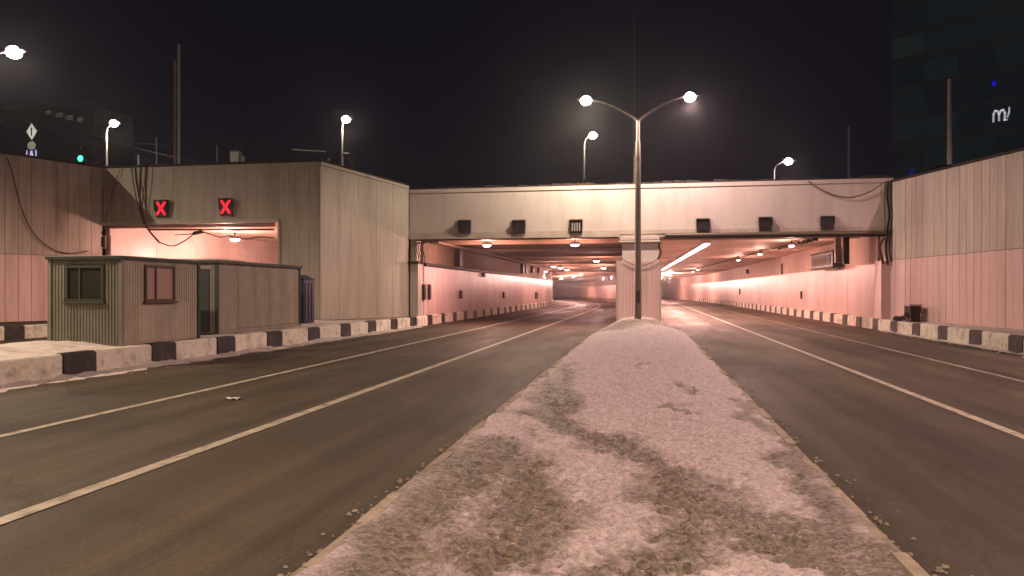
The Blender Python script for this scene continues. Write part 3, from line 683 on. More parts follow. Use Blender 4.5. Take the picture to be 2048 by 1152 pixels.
# ---------------------------------------------------------------- lane signals
def signal(px, py, Y, wpx, hpx, label, style):
    c = at(px, py, Y=Y - .18); d = -c.x * ST + c.y * CT; W, H = wpx * d / F / 2, hpx * d / F / 2
    t = thing('lane_signal', label, 'lane signal', c, 'lane signals on the portal walls'); y = 0
    MB().box(-W, W, -.02, .10, -H, H).obj('housing', M['sig'], t)
    MB().box(-W * .82, W * .82, -.045, -.022, -H * .80, H * .80).obj('display', M['face'], t)
    v = MB(); v.box(-W - .03, W + .03, -.13, -.022, H - .02, H + .02)
    v.hexa([(-W - .03, -.022, -H * .3), (-W - .0, -.022, -H * .3), (-W, -.022, H - .021), (-W - .03, -.022, H - .021), (-W - .03, -.06, -H * .3), (-W, -.06, -H * .3), (-W, -.13, H - .021), (-W - .03, -.13, H - .021)])
    v.hexa([(W, -.022, -H * .3), (W + .03, -.022, -H * .3), (W + .03, -.022, H - .021), (W, -.022, H - .021), (W, -.06, -H * .3), (W + .03, -.06, -H * .3), (W + .03, -.13, H - .021), (W, -.13, H - .021)])
    v.obj('visor', M['sig'], t)
    MB().box(-W - .07, W + .07, .102, .13, -H - .07, H + .09).obj('mounting_plate', M['galv2'], t)
    if style == 'x':
        x = MB()
        for s in (-1, 1):
            for k in range(-5, 6):
                f = k / 5; px_, pz_ = f * W * .62 * s, f * H * .72
                for e in (-.045, .045): x.box(px_ + e - .028, px_ + e + .028, -.062, -.047, pz_ - .05, pz_ + .05)
        x.obj('red_cross', M['red'], t)
    else:
        for k in range(4):
            xx = lerp(-W * .6, W * .6, k / 3); MB().box(xx - .03, xx + .03, -.062, -.047, -H * .7, H * .7).obj('louvre', M['galv2' if style == 'pale' else 'sig'], t)
    return t
for px, py, st_, lb in ((929, 454, 'dark', 'dark lane signal at the left end of the portal beam'), (1038, 454, 'dark', 'dark lane signal in the middle over the left tunnel'),
                        (1152, 453, 'pale', 'lane signal with pale stripes over the left tunnel, nearest the pillar'), (1406, 451, 'dark', 'dark lane signal over the right tunnel, nearest the pillar'),
                        (1531, 448, 'dark', 'dark lane signal in the middle over the right tunnel'), (1655, 446, 'dark', 'dark lane signal at the right end of the portal beam')):
    signal(px, py, YP, 24, 25.5, lb, st_)
signal(323, 417, YR, 27, 33, 'left lane signal with lit red cross above the side ramp', 'x')
signal(452, 414, YR, 27, 33, 'right lane signal with lit red cross above the side ramp', 'x')

# ---------------------------------------------------------------- cabins
def ribbed(mb, axis, a0, a1, fix, outd, z0, z1, holes, pitch=.115, depth=.028):
    """trapezoid-ribbed sheet made of upright ribs; holes = [(a0,a1,z0,z1)]"""
    n = int(round((a1 - a0) / pitch)); p = (a1 - a0) / n
    for i in range(n):
        c = a0 + (i + .5) * p; spans = [(z0, z1)]
        for (h0, h1, g0, g1) in holes:
            if h0 - p * .3 < c < h1 + p * .3: spans = [(z0, g0), (g1, z1)]
        for (s0, s1) in spans:
            l, r, l2, r2 = c - p * .42, c + p * .42, c - p * .22, c + p * .22; q = fix + outd * depth
            if axis == 'y': mb.add([(fix, l, s0), (fix, r, s0), (q, r2, s0), (q, l2, s0), (fix, l, s1), (fix, r, s1), (q, r2, s1), (q, l2, s1)],
                                   [(0, 1, 2, 3), (7, 6, 5, 4), (0, 4, 5, 1), (1, 5, 6, 2), (2, 6, 7, 3), (3, 7, 4, 0)])
            else: mb.add([(l, fix, s0), (r, fix, s0), (r2, q, s0), (l2, q, s0), (l, fix, s1), (r, fix, s1), (r2, q, s1), (l2, q, s1)],
                         [(0, 1, 2, 3), (7, 6, 5, 4), (0, 4, 5, 1), (1, 5, 6, 2), (2, 6, 7, 3), (3, 7, 4, 0)])
    return mb
def window(parent, O, axis, fix, outd, a0, a1, z0, z1, mframe, mglass, mull, label):
    f = MB(O); t = .07
    def bxx(mb, p0, p1, q0, q1, d0, d1):
        d0, d1 = sorted((fix + outd * d0, fix + outd * d1))
        if axis == 'y': mb.box(d0, d1, p0, p1, q0, q1)
        else: mb.box(p0, p1, d0, d1, q0, q1)
    bxx(f, a0, a1, z0 - t, z0, .002, .06); bxx(f, a0, a1, z1, z1 + t, .002, .06); bxx(f, a0 - t, a0, z0 - t, z1 + t, .002, .062); bxx(f, a1, a1 + t, z0 - t, z1 + t, .002, .062)
    m_ = a0 + (a1 - a0) * mull; bxx(f, m_ - .025, m_ + .025, z0 + .001, z1 - .001, .002, .05)
    w_ = f.obj('window', mframe, parent, label)
    for (u, v) in ((a0, m_ - .026), (m_ + .026, a1)):
        g = MB(O); bxx(g, u + .002, v - .002, z0 + .002, z1 - .002, .004, .014); g.obj('pane', mglass, w_)
    s = MB(O); bxx(s, a0 - .12, a1 + .12, z0 - t - .05, z0 - t - .002, .002, .11); s.obj('sill', mframe, w_)
    return w_
# first cabin
cx0, cx1, cy0, cy1, cz0, cz1 = -16.38, -14.17, 18.42, 22.0, .60, 2.98
O = (cx1, cy0, cz0)
cab = thing('site_cabin', 'green ribbed site cabin with beige long side and two windows behind the kerb', 'cabin', O)
MB(O).box(cx0, cx1, cy0, cy1, cz0, cz1).obj('body', M['shed_b'], cab)
wy0 = at(289, 570, Y=19.3).x
def y_on(px, X):
    t = (px - 1024) / F; return X * (CT + t * ST) / (t * CT - ST)
wa, wb = y_on(291, cx1), y_on(345, cx1)
def z_at(px, py, X): return at(px, py, Y=y_on(px, X)).z
wz0, wz1 = z_at(318, 598, cx1), z_at(318, 535, cx1)
ribbed(MB(O), 'y', cy0 + .08, cy1 - .08, cx1 + .001, 1, cz0 + .05, cz1 - .05, [(wa - .1, wb + .1, cz0 + .06, wz1 + .1)], .115, .022).obj('ribbed_sheet', M['shed_b'], cab)
MB(O).box(cx1 + .002, cx1 + .016, cy0 + .7, cy1 - .5, cz0 + .06, wz0 - .12).obj('flat_sheet', M['shed_b'], cab)
window(cab, O, 'y', cx1, 1, wa, wb, wz0, wz1, M['wood'], M['curtain'], .34, 'brown framed window with pinkish curtains')
ex0, ex1 = at(138, 570, Y=cy0).x, at(205, 570, Y=cy0).x; ez0, ez1 = at(170, 598, Y=cy0).z, at(170, 536, Y=cy0).z
ribbed(MB(O), 'x', cx0 + .08, cx1 - .08, cy0 - .001, -1, cz0 + .05, cz1 - .05, [(ex0 - .1, ex1 + .1, ez0 - .12, ez1 + .1)], .10, .024).obj('ribbed_sheet', M['shed_g'], cab)
MB(O).box(cx0 + .01, cx1 - .01, cy0 - .0015, cy0 + .002, cz0 + .01, cz1 - .01).obj('end_sheet', M['shed_g'], cab)
window(cab, O, 'x', cy0 - .002, -1, ex0, ex1, ez0, ez1, M['woodg'], M['glass'], .35, 'dark green framed window on the shaded end')
for (x, y) in ((cx1 + .005, cy0 - .005), (cx1 + .005, cy1), (cx0, cy0 - .005)): MB(O).box(x - .06, x + .05, y - .05, y + .06, cz0 - .02, cz1).obj('corner_post', M['roof'] if y > 19 else M['shed_g'], cab)
MB(O).box(cx0 - .08, cx1 + .10, cy0 - .12, cy1 + .08, cz1 + .002, cz1 + .08).obj('roof', M['roof'], cab)
MB(O).box(cx0, cx1 + .02, cy0 - .02, cy1, cz1 + .082, cz1 + .10).obj('roof_snow', M['snow'], cab)
for y in (cy0 + .05, cy1 - .3): MB(O).box(cx0 + .1, cx1 - .02, y, y + .16, cz0 - .10, cz0 - .002).obj('skid', M['wood'], cab)
# second unit
dx0, dx1, dy0, dy1, dz0, dz1 = -17.4, -14.6, 23.8, 30.05, .62, 3.07
O = (dx1, dy0, dz0)
con = thing('storage_container', 'long grey brown container with plain boarded side behind the green cabin', 'container', O)
MB(O).box(dx0, dx1, dy0, dy1, dz0, dz1).obj('body', M['shed_c'], con)
n = 5; L_ = (dy1 - dy0 - .16) / n
for i in range(n): MB(O).box(dx1 + .002, dx1 + .018 + random.uniform(0, .004), dy0 + .08 + i * L_ + .005, dy0 + .08 + (i + 1) * L_ - .005, dz0 + .12, dz1 - .06).obj('board', M['shed_c'], con)
ribbed(MB(O), 'x', dx0 + .08, dx1 - .75, dy0 - .001, -1, dz0 + .05, dz1 - .05, [], .115, .024).obj('ribbed_sheet', M['shed_g'], con)
MB(O).box(dx1 - .72, dx1 - .28, dy0 - .03, dy0 - .002, dz0 + .06, dz1 - .2).obj('door', M['roof'], con)
ribbed(MB(O), 'x', dx1 - .26, dx1 - .06, dy0 - .001, -1, dz0 + .05, dz1 - .05, [], .1, .024).obj('ribbed_sheet', M['shed_g'], con)
for (x, y) in ((dx1 + .01, dy0), (dx1 + .01, dy1)): MB(O).box(x - .05, x + .045, y - .05, y + .05, dz0 - .02, dz1).obj('corner_post', M['roof'], con)
MB(O).box(dx1 + .004, dx1 + .05, dy0 + .052, dy1 - .052, dz0 - .02, dz0 + .10).obj('bottom_rail', M['shed_c'], con)
MB(O).box(dx0 - .08, dx1 + .12, dy0 - .10, dy1 + .08, dz1 + .002, dz1 + .10).obj('roof', M['roof'], con)
MB(O).box(dx0, dx1 + .03, dy0 - .03, dy1 - 4.4, dz1 + .102, dz1 + .16).obj('roof_snow', M['snow'], con)
# blue toilet cabin behind the container
p = at(613, 640, Y=32.6); tx1 = p.x - .12; O = (tx1, 32.6, .58)
wc = thing('toilet_cabin', 'narrow dark blue portable toilet cabin behind the container end', 'toilet cabin', O)
MB(O).box(tx1 - 1.1, tx1, 32.6, 33.7, .60, 2.62).obj('body', M['blue'], wc)
MB(O).hexa([(tx1 - 1.15, 32.55, 2.622), (tx1 + .05, 32.55, 2.622), (tx1 + .05, 33.75, 2.622), (tx1 - 1.15, 33.75, 2.622), (tx1 - .8, 32.8, 2.86), (tx1 - .3, 32.8, 2.86), (tx1 - .3, 33.5, 2.86), (tx1 - .8, 33.5, 2.86)]).obj('roof', M['blue'], wc)
MB(O).box(tx1 - .95, tx1 - .15, 32.565, 32.598, .70, 2.5).obj('door', M['blue'], wc)
MB(O).box(tx1 - .28, tx1 - .22, 32.53, 32.564, 1.5, 1.62).obj('handle', M['pale'], wc)
for k in range(3): MB(O).box(tx1 + .002, tx1 + .03, 32.7 + k * .33, 32.92 + k * .33, .7, 2.5).obj('side_panel', M['blue'], wc)

# ---------------------------------------------------------------- things inside and on the tunnel walls
def wall_box(px, py, X, wy, hz, d, label, name='wall_cabinet', m='iron', cat='cabinet', group=None, door=True):
    y = y_on(px, X); c = at(px, py, Y=y); s = 1 if X < 0 else -1
    t = thing(name, label, cat, (X, y, c.z), group); x0, x1 = sorted((0, s * d))
    MB().box(x0, x1, -wy / 2, wy / 2, -hz / 2, hz / 2).obj('box', M[m], t)
    if door:
        x0, x1 = sorted((s * (d + .002), s * (d + .02))); MB().box(x0, x1, -wy * .42, wy * .42, -hz * .42, hz * .42).obj('door', M['sig'], t)
    return t
XW = TL + .06
wall_box(847, 584, XW, .42, .95, .10, 'left of the two dark hose cabinets on the pink wall at the left tunnel mouth', group='dark hose cabinets')
wall_box(857.5, 584, XW, .42, .95, .10, 'right of the two dark hose cabinets on the pink wall at the left tunnel mouth', group='dark hose cabinets')
wall_box(921, 589, XW, .5, .6, .10, 'small dark box on the pink wall right of the hose cabinets')
wall_box(1007, 590, XW, .8, .6, .12, 'small dark box halfway along the pink wall of the left tunnel')
wall_box(1072, 591, XW, 1.6, .8, .14, 'dark box on the bright far part of the left tunnel wall')
XRr = TR - .06
wall_box(1603, 590, XRr, .35, .62, .08, 'small dark box on the bright right tunnel wall, nearer one')
wall_box(1480, 583, XRr, .9, .8, .10, 'small dark box on the right tunnel wall, middle one')
wall_box(1415, 582, XRr, 1.5, .8, .10, 'small brownish box on the right tunnel wall, farthest one', m='cable2')
wall_box(1497, 543, TR - .01, .8, .5, .3, 'dark camera box high on the right tunnel wall', 'camera', cat='camera')
wall_box(1565, 538, TR - .01, .25, 1.0, .12, 'slim conduit box high on the right tunnel wall', m='cable2')
wall_box(1428, 553, TR - .01, 1.5, .9, .5, 'dark loudspeaker box far along the right tunnel wall', 'loudspeaker', cat='loudspeaker')
for px, k in ((1042, 0), (1048, 1), (1062, 2), (1075, 3)):
    wall_box(px, 536, TL + .01, .7, 1.2, .30, ('first', 'second', 'third', 'fourth')[k] + ' dark post box from the left on the brown upper wall of the left tunnel', 'junction_box', cat='junction box', group='dark boxes on the upper tunnel wall')
wall_box(912, 516, TL + .01, .9, 1.2, .38, 'dark rounded ventilation box on the brown upper wall of the left tunnel', 'ventilation_box', cat='ventilation box')
wall_box(965, 550, TL + .01, .6, .35, .2, 'small bracket box on top of the pink panels of the left tunnel', 'junction_box', cat='junction box')
# big tapered sign box at the right tunnel mouth, edge-on, with bracket
sy0, sy1 = y_on(1668, 11.9), y_on(1622, 11.9); X = 11.9; c0 = at(1668, 518, Y=sy0)
O = (X, sy0, c0.z); sb = thing('sign_box', 'dark framed traffic sign box hung near the ceiling at the right tunnel mouth', 'sign', O)
zb, zt_ = at(1668, 536, Y=sy0).z, at(1668, 499, Y=sy0).z
MB(O).box(X, X + .22, sy0, sy1, zb, zt_).obj('frame', M['sig'], sb)
MB(O).box(X - .03, X - .002, sy0 + .9, sy1 - .2, zb + .25, zt_ - .25).obj('sign_face', M['cable'], sb)
MB(O).box(X - .05, X - .032, sy0 + 2.2, sy1 - .7, zb + .4, zt_ - .45).obj('sign_mark', M['concrete'], sb)
for (s0, s1) in ((zb, zb + .14), (zt_ - .12, zt_)): MB(O).box(X - .08, X - .003, sy0 + .001, sy1, s0, s1).obj('rim', M['cable2'], sb)
MB(O).box(X - .08, X - .003, sy0 + .001, sy0 + .16, zb + .142, zt_ - .122).obj('rim', M['iron'], sb)
q = at(1688, 515, Y=46.6)
MB(O).box(q.x - .05, q.x + .25, 46.4, 46.7, zb + .1, 5.3).obj('bracket', M['iron'], sb)
MB(O).box(q.x - .45, q.x - .12, 46.75, 46.9, zb + .2, 5.3).obj('bracket', M['galv2'], sb)
# wall-top dark channel of the left tunnel (cable duct on top of the pink panels)
t = MB((TL, 60, 0)); y = YP + 1.15
while y < 120: q = min(120, y + 5); t.slab((TL + offL(y), y), (TL + offL(q), q), -.20, -.002, 3.63, 3.82); y = q
tag(t.obj('cable_duct', M['cable']), 'dark cable duct running on top of the pink panels in the left tunnel', 'cable duct')
t = MB((TL, 60, 0)); y = YP + 1.3
while y < 120: q = min(120, y + 5); t.slab((TL + .62 + offL(y), y), (TL + .62 + offL(q), q), -.30, .30, 5.02, 5.14); y = q
tag(t.obj('cable_duct', M['concrete']), 'brown duct along the upper left edge of the left tunnel ceiling', 'cable duct')
# far bend of the left tunnel: railing and bands on the dividing wall, loop-shaped sign
for k, (z, h, m_, lb) in enumerate(((2.95, .22, 'galv2', 'pale rail along the dividing wall at the far bend of the left tunnel'), (.55, .3, 'galv2', 'pale band at the foot of the dividing wall at the far bend'), (4.1, .6, 'cable', 'dark duct along the top of the dividing wall at the far bend'))):
    t = MB((-10, 150, z)); y = 92
    while y < 205: q = y + 5; t.slab((-1.35 + offL(y), y), (-1.35 + offL(q), q), .08, .22, z, z + h); y = q
    tag(t.obj('wall_rail', M[m_]), lb, 'rail')
fl = thing('light_row', 'row of small pale lights high on the dividing wall at the far bend', 'light row', (-1.6, 130, 4.8))
for k in range(7):
    y = 120 + k * 5.5; MB((-1.6, 130, 4.8)).box(-1.85 + offL(y), -1.65 + offL(y), y, y + 1.6, 4.35, 4.85).obj('light_unit', M['tlamp'] if k % 2 == 0 else M['pale'], fl)

# hanging cables
P = lambda px, py, Y: at(px, py, Y=Y)
# on the left retaining wall
def onwall(px, py):
    t_ = (px - 1024) / F; k = (t_ * CT - ST) / (CT + t_ * ST)       # X = k Y ; wall: X = -36.5 + (Y-20)*0.41246
    m_ = 6.95 / 16.85; Y = (-36.5 - 20 * m_) / (k - m_); Y -= .12; return at(px, py, Y=Y)
def spline(pts, n=6):
    r = []
    for i in range(len(pts) - 1):
        p0, p1, p2, p3 = pts[max(i - 1, 0)], pts[i], pts[i + 1], pts[min(i + 2, len(pts) - 1)]
        for k in range(n):
            t = k / n; r.append(.5 * ((2 * p1) + (p2 - p0) * t + (2 * p0 - 5 * p1 + 4 * p2 - p3) * t * t + (3 * p1 - p0 - 3 * p2 + p3) * t ** 3))
    return r + [pts[-1]]
cable(spline([onwall(*q) for q in ((14, 316), (22, 338), (30, 370), (46, 425), (70, 470), (105, 498), (140, 507), (175, 502))]), .028, 'brown cable drooping down the left retaining wall from its top edge', 'cable2')
cable(spline([P(*q, YR - .12) for q in ((205, 462), (196, 480), (180, 498))]) , .022, 'short thin cable at the corner left of the side ramp mouth')
cable(spline([P(*q, YR - .14) for q in ((240, 338), (228, 375), (216, 420), (207, 460))]), .018, 'thin cable slanting down the wall beside the left corner', 'cable2')
for k, pts in enumerate((((263, 334), (266, 360), (272, 395), (281, 425), (288, 450)), ((270, 334), (272, 360), (277, 392), (284, 420), (290, 448)), ((282, 330), (280, 365), (280, 400), (284, 430), (296, 458), (318, 484)), ((291, 334), (289, 365), (285, 400), (286, 432), (298, 462), (320, 487)))):
    cable(spline([P(*q, YR - .2 - .03 * k) for q in pts]), (.028, .028, .05, .022)[k], ('leftmost', 'second', 'thick dark', 'rightmost pale')[k] + ' strand of the cable bundle hanging left of the red crosses', ('cable2', 'cable2', 'cable', 'cable2')[k])
cable(spline([P(*q, YR + .7) for q in ((318, 484), (345, 492), (372, 480), (388, 468), (404, 464), (420, 468), (440, 474), (460, 472), (490, 478), (520, 474), (548, 476))]), .035, 'dark cable looping through the side ramp mouth to the lamp', 'cable2')
cable(spline([P(*q, YR + .75) for q in ((350, 470), (380, 468), (400, 462))]), .03, 'short cable stub above the loop in the side ramp mouth', 'cable2')
o = thing('junction_box', 'dark clump of cable joints in the middle of the side ramp mouth', 'junction box', P(400, 466, YR + .7))
MB().hexa([(-.45, -.1, -.12), (.3, -.1, .02), (.3, .1, .02), (-.45, .1, -.12), (-.35, -.08, .08), (.15, -.08, .16), (.15, .08, .16), (-.35, .08, .08)]).obj('box', M['cable'], o)
mb = MB(P(300, 460, YR + .9)); mb.tube([P(298, 459, YR + .9), P(548, 459, YR + .9)], .055, 8); tag(mb.obj('pipe', M['cable2']), 'dark pipe across the top of the side ramp mouth', 'pipe')
mb = MB(P(300, 450, YR + .5)); mb.tube([P(210, 453, YR + .6), P(552, 449, YR + .6)], .13, 10); tag(mb.obj('pipe', M['tpanel']), 'pale pink pipe along the top edge of the side ramp mouth', 'pipe')
t = thing('wall_niche', 'small black slot on the wall at the left edge of the side ramp mouth', 'niche', P(207, 484, YR - .06)); MB().box(-.07, .07, -.05, .02, -.28, .28).obj('slot', M['sig'], t); MB().box(-.12, .12, .021, .05, -.36, .36).obj('frame', M['galv2'], t)
# left portal corner bundle
for k in range(5):
    x = 829 + k * 4.2
    cable(spline([P(852 + k * 3, 483, YP - .16), P(x + 2, 487, YP - .17), P(x, 500, YP - .18), P(x + 4, 515, YP - .18), P(x + 3, 528, YP - .18)]), .028, ('first', 'second', 'third', 'fourth', 'fifth')[k] + ' cable from the left in the bundle at the left tunnel corner', 'cable' if k % 2 else 'cable2', 'cable bundle at the left tunnel corner')
# right corner thick bundle
for k, (pts, r, m_) in enumerate((
    (((1776, 362), (1775, 395), (1779, 430), (1774, 462), (1772, 500), (1776, 530)), .06, 'cable'),
    (((1782, 360), (1781, 395), (1784, 430), (1780, 465), (1779, 500), (1782, 524)), .045, 'iron'),
    (((1768, 476), (1760, 492), (1762, 508), (1766, 528)), .06, 'cable'),
    (((1771, 362), (1769, 400), (1770, 440), (1769, 466)), .03, 'cable2'))):
    cable(spline([P(*q, YP - .22 - .03 * k) for q in pts]), r, ('thick black', 'dark iron', 'short bent', 'thin brown')[k] + ' cable hanging in the corner right of the right tunnel', m_)
cable(spline([P(*q, YP - .12) for q in ((1616, 362), (1640, 378), (1672, 391), (1705, 394), (1740, 383), (1766, 366))]), .03, 'cable sagging in a wide arc at the right end of the portal beam', 'cable2')
cable(spline([P(*q, YP - .2) for q in ((1322, 478), (1318, 492), (1322, 505), (1316, 518))]), .06, 'dark cable knot at the top right edge of the pillar')

# ---------------------------------------------------------------- small things on the ground
O = (12.88, 40.2, .62)
rb = thing('rubble_pile', 'dark pile of broken blocks and a crate at the right wall foot', 'rubble', O); rb.scale = (1.15, 1.15, 1.2); random.seed(12)
for i in range(12):
    a = random.uniform(0, 6.28); y, x = random.uniform(-1.0, .9), random.uniform(-.22, .16); s = random.uniform(.08, .17); z = max(0, .34 - .4 * abs(y + .3)) * random.random()
    b = MB(); b.hexa([(-s * 1.5, -s, 0), (s * 1.4, -s * .9, 0), (s * 1.5, s, 0), (-s * 1.3, s * .9, 0), (-s * 1.3, -s * .8, s), (s * 1.2, -s * .9, s * .8), (s * 1.3, s * .8, s * 1.1), (-s * 1.2, s * .8, s * .9)])
    bo = b.obj('broken_block', M['rubble'], rb); bo.location = (x, y, z); bo.rotation_euler = (random.uniform(-.2, .2), random.uniform(-.2, .2), a)
MB().box(-.22, .2, -1.0, -.25, .36, .62).obj('crate', M['rubble'], rb); MB().box(-.25, .22, -1.04, -.22, .622, .69).obj('crate_lid', M['galv2'], rb); MB().box(-.18, .18, -.95, -.3, 0, .358).obj('crate_base', M['rubble'], rb)
lp = at(465, 798, z=.012); b = MB(lp); vs = []
for j in range(5):
    for i in range(7): vs.append((lp.x - .13 + i * .045, lp.y - .09 + j * .045, .012 + random.uniform(0, .035)))
b.add(vs, [(j * 7 + i, j * 7 + i + 1, j * 7 + i + 8, j * 7 + i + 7) for j in range(4) for i in range(6)])
tag(b.obj('paper_scrap', M['litter']), 'small crumpled white paper scrap lying on the left road', 'litter')

# ---------------------------------------------------------------- upper street silhouettes
def post(px, ytop, Y, r, label, m='galv', name='pole', gz=8.0, ball=False):
    p = at(px, ytop, Y=Y); O = (p.x, Y, gz); t = thing(name, label, 'pole', O)
    MB(O).tube([(p.x, Y, gz), (p.x, Y, lerp(gz, p.z, .5)), p], [r * 1.15, r, r * .8], 8).obj('shaft', M[m], t)
    MB(O).tube([p, p + Vector((0, 0, .06))], r * 1.1, 8).obj('cap', M['iron'], t)
    return t
post(313, 275, 55, .06, 'thin grey post above the side ramp wall, left of the tall mast', 'pale')
post(277, 310, 50, .09, 'short pale stub post on top of the side ramp wall', 'pale', 'stub_post')
post(434, 290, 60, .045, 'very thin post above the side ramp wall, left of the pale box', 'pale')
post(1698, 250, 60, .10, 'dim brown post above the right end of the portal beam', 'pale')
post(1899, 158, 46, .13, 'tall pale post above the right retaining wall before the tower', 'bright', gz=7.7)
mp_ = at(354, 90, Y=54); O = (mp_.x, 54, 8.0)
ms = thing('mast', 'tall dark twin legged mast above the side ramp wall', 'mast', O)
for dx in (-.17, .17): MB(O).box(mp_.x + dx - .07, mp_.x + dx + .07, 53.93, 54.07, 8, mp_.z if dx > 0 else mp_.z - 1.2).obj('leg', M['rustm' if dx < 0 else 'pale'], ms)
for k in range(9): MB(O).box(mp_.x - .099, mp_.x + .099, 53.97, 54.03, 8.6 + k * 1.25, 8.7 + k * 1.25).obj('cross_bar', M['iron'], ms)
am = at(1268.5, 5, Y=47); O = (am.x, 47, 8.0)
an = thing('mast', 'very thin antenna mast rising above the double street lamp out of the picture', 'mast', O)
MB(O).tube([(am.x, 47, 8), (am.x, 47, 14), (am.x, 47, 27)], [.06, .045, .025], 8).obj('shaft', M['galv'], an); MB(O).box(am.x - .15, am.x + .15, 46.85, 47.15, 8, 8.1).obj('foot', M['iron'], an)
bx_ = at(472, 312, Y=45); O = (bx_.x, 45, 8.0)
t = thing('electric_cabinet', 'small pale box standing on top of the side ramp wall', 'cabinet', O); zt2 = at(472, 304, Y=45).z
MB(O).box(bx_.x - .3, bx_.x + .3, 44.8, 45.2, 8.0, zt2).obj('body', M['pale'], t); MB(O).box(bx_.x - .34, bx_.x + .34, 44.76, 45.24, zt2 + .001, zt2 + .06).obj('lid', M['galv'], t); MB(O).box(bx_.x + .38, bx_.x + .58, 44.9, 45.1, 8.0, zt2 - .3).obj('side_box', M['pale'], t)
q = at(657, 320, Y=42); t = thing('bollard_light', 'tiny pale bollard on the top corner of the slanted wall', 'bollard', (q.x, 42, 8.0)); MB().tube([(0, 0, 0), (0, 0, q.z - 8)], .07, 8).obj('post', M['galv'], t); MB().ball((0, 0, q.z - 8 + .02), .10, .10, .09, 8, 6).obj('head', M['pale'], t)
a_, b_ = at(585, 299, Y=75), at(652, 303, Y=75); O = (b_.x, 75, 8.0)
t = thing('barrier_gantry', 'thin yellow green horizontal bar just above the corner of the side ramp wall', 'barrier', O)
MB(O).tube([a_, b_], .06, 6).obj('bar', M['yell'], t); MB(O).tube([(b_.x, 75, 8), b_], .06, 6).obj('post', M['iron'], t)
a_, b_ = at(1172, 361, Y=60), at(1228, 350, Y=60); O = (a_.x, 60, 8.0)
t = thing('barrier_gantry', 'tilted dim barrier arm just above the beam beside the thin lamp post', 'barrier', O); MB(O).tube([a_, b_], .09, 6).obj('arm', M['galv'], t); MB(O).box(a_.x - .2, a_.x + .2, 59.8, 60.2, 8.0, a_.z + .1).obj('post', M['galv'], t)
a_ = at(704, 322, Y=52); t = thing('wheelbarrow_hood', 'dim curved grey object behind the slanted wall, right of the lamp post', 'object', (a_.x, 52, 8.0))
t.name = 'curved_hood'; t['category'] = 'hood'; MB().tube([(-.7, 0, a_.z - 8 + .5), (-.2, 0, a_.z - 8 + .42), (.15, 0, a_.z - 8), (.2, 0, 0)], [.1, .2, .22, .2], 8).obj('shell', M['galv'], t)
# traffic light
g = at(165, 318, Y=50); O = (g.x, 50, 8.0); t = thing('traffic_light', 'green traffic light glowing above the left retaining wall', 'traffic light', O)
MB(O).tube([(g.x, 50.2, 8), (g.x, 50.2, g.z + 1.0)], .07, 8).obj('post', M['iron'], t); hb = MB(O).box(g.x - .25, g.x + .25, 49.8, 50.1, g.z - .3, g.z + 1.0).obj('housing', M['sig'], t)
MB(O).ball((g.x, 49.78, g.z), .22, .08, .22, 12, 8).obj('green_lens', M['green'], t)
for k in (1, 2): MB(O).ball((g.x, 49.79, g.z + k * .38), .13, .04, .13, 10, 6).obj('dark_lens', M['face'], t)
# road signs on one post, top left
s0 = at(63, 263, Y=46); O = (s0.x, 46, 8.0); t = thing('sign_post', 'post with white diamond sign over a round plate and a blue crossing sign', 'sign', O)
MB(O).tube([(s0.x, 46.08, 8.0), (s0.x, 46.08, s0.z + .3)], .04, 8).obj('post', M['galv'], t)
def poly(O, pts, y, th, cx, cz):
    b = MB(O); n = len(pts); b.add([(cx + x, y, cz + z) for x, z in pts] + [(cx + x, y + th, cz + z) for x, z in pts], [tuple(range(n)), tuple(reversed(range(n, 2 * n)))] + [(i, i + n, (i + 1) % n + n, (i + 1) % n) for i in range(n)]); return b
dia = poly(O, [(0, -.57), (.42, 0), (0, .57), (-.42, 0)], 46.0, .03, s0.x, s0.z).obj('diamond_plate', M['sign_w'], t)
poly(O, [(-.045, -.30), (.045, -.30), (.045, .28), (-.045, .28)], 45.985, .012, s0.x, s0.z).obj('dark_stroke', M['sign_k'], dia)
z2 = at(63, 291, Y=46).z; poly(O, [(.33 * math.cos(k * math.pi / 6), .30 * math.sin(k * math.pi / 6)) for k in range(12)], 46.0, .03, s0.x, z2).obj('round_plate', M['pale'], t)
z3 = at(63, 308, Y=46).z; bp_ = poly(O, [(-.42, -.32), (.42, -.32), (.42, .29), (-.42, .29)], 46.0, .03, s0.x, z3).obj('blue_plate', M['sign_b'], t)
poly(O, [(-.06, .22), (.06, .22), (.19, -.30), (.09, -.30), (0, .02), (-.09, -.30), (-.19, -.30)], 45.985, .012, s0.x, z3).obj('white_figure', M['sign_w'], bp_)
for s in (-1, 1): poly(O, [(s * .40 - .045, -.30), (s * .40 + .03, -.30), (s * .36 + .03, .27), (s * .36 - .045, .27)], 45.985, .012, s0.x, z3).obj('white_edge', M['sign_w'], bp_)
# small blue sign at the right
s1 = at(1823, 341, Y=60); O = (s1.x, 60, 8.0); t = thing('sign_post', 'small blue triangular sign peeking over the right retaining wall', 'sign', O)
MB(O).tube([(s1.x, 60.06, 8), (s1.x, 60.06, s1.z)], .04, 8).obj('post', M['galv'], t); poly(O, [(-.25, -.3), (.25, -.3), (.15, .2), (0, .25)], 60, .03, s1.x, s1.z).obj('blue_plate', M['sign_b'], t)
# overhead wires at left
for k, (a, c) in enumerate((((-20, 215), (420, 330)), ((-20, 248), (330, 290)), ((-20, 190), (240, 262)))):
    o = MB(P(*a, 62)).tube(sag(P(*a, 62), P(*c, 62), .25), .022, 5).obj('overhead_wire', M['galv']); tag(o, ('lowest long', 'nearly level', 'highest')[k] + ' dim overhead wire in the sky at the far left', 'wire')
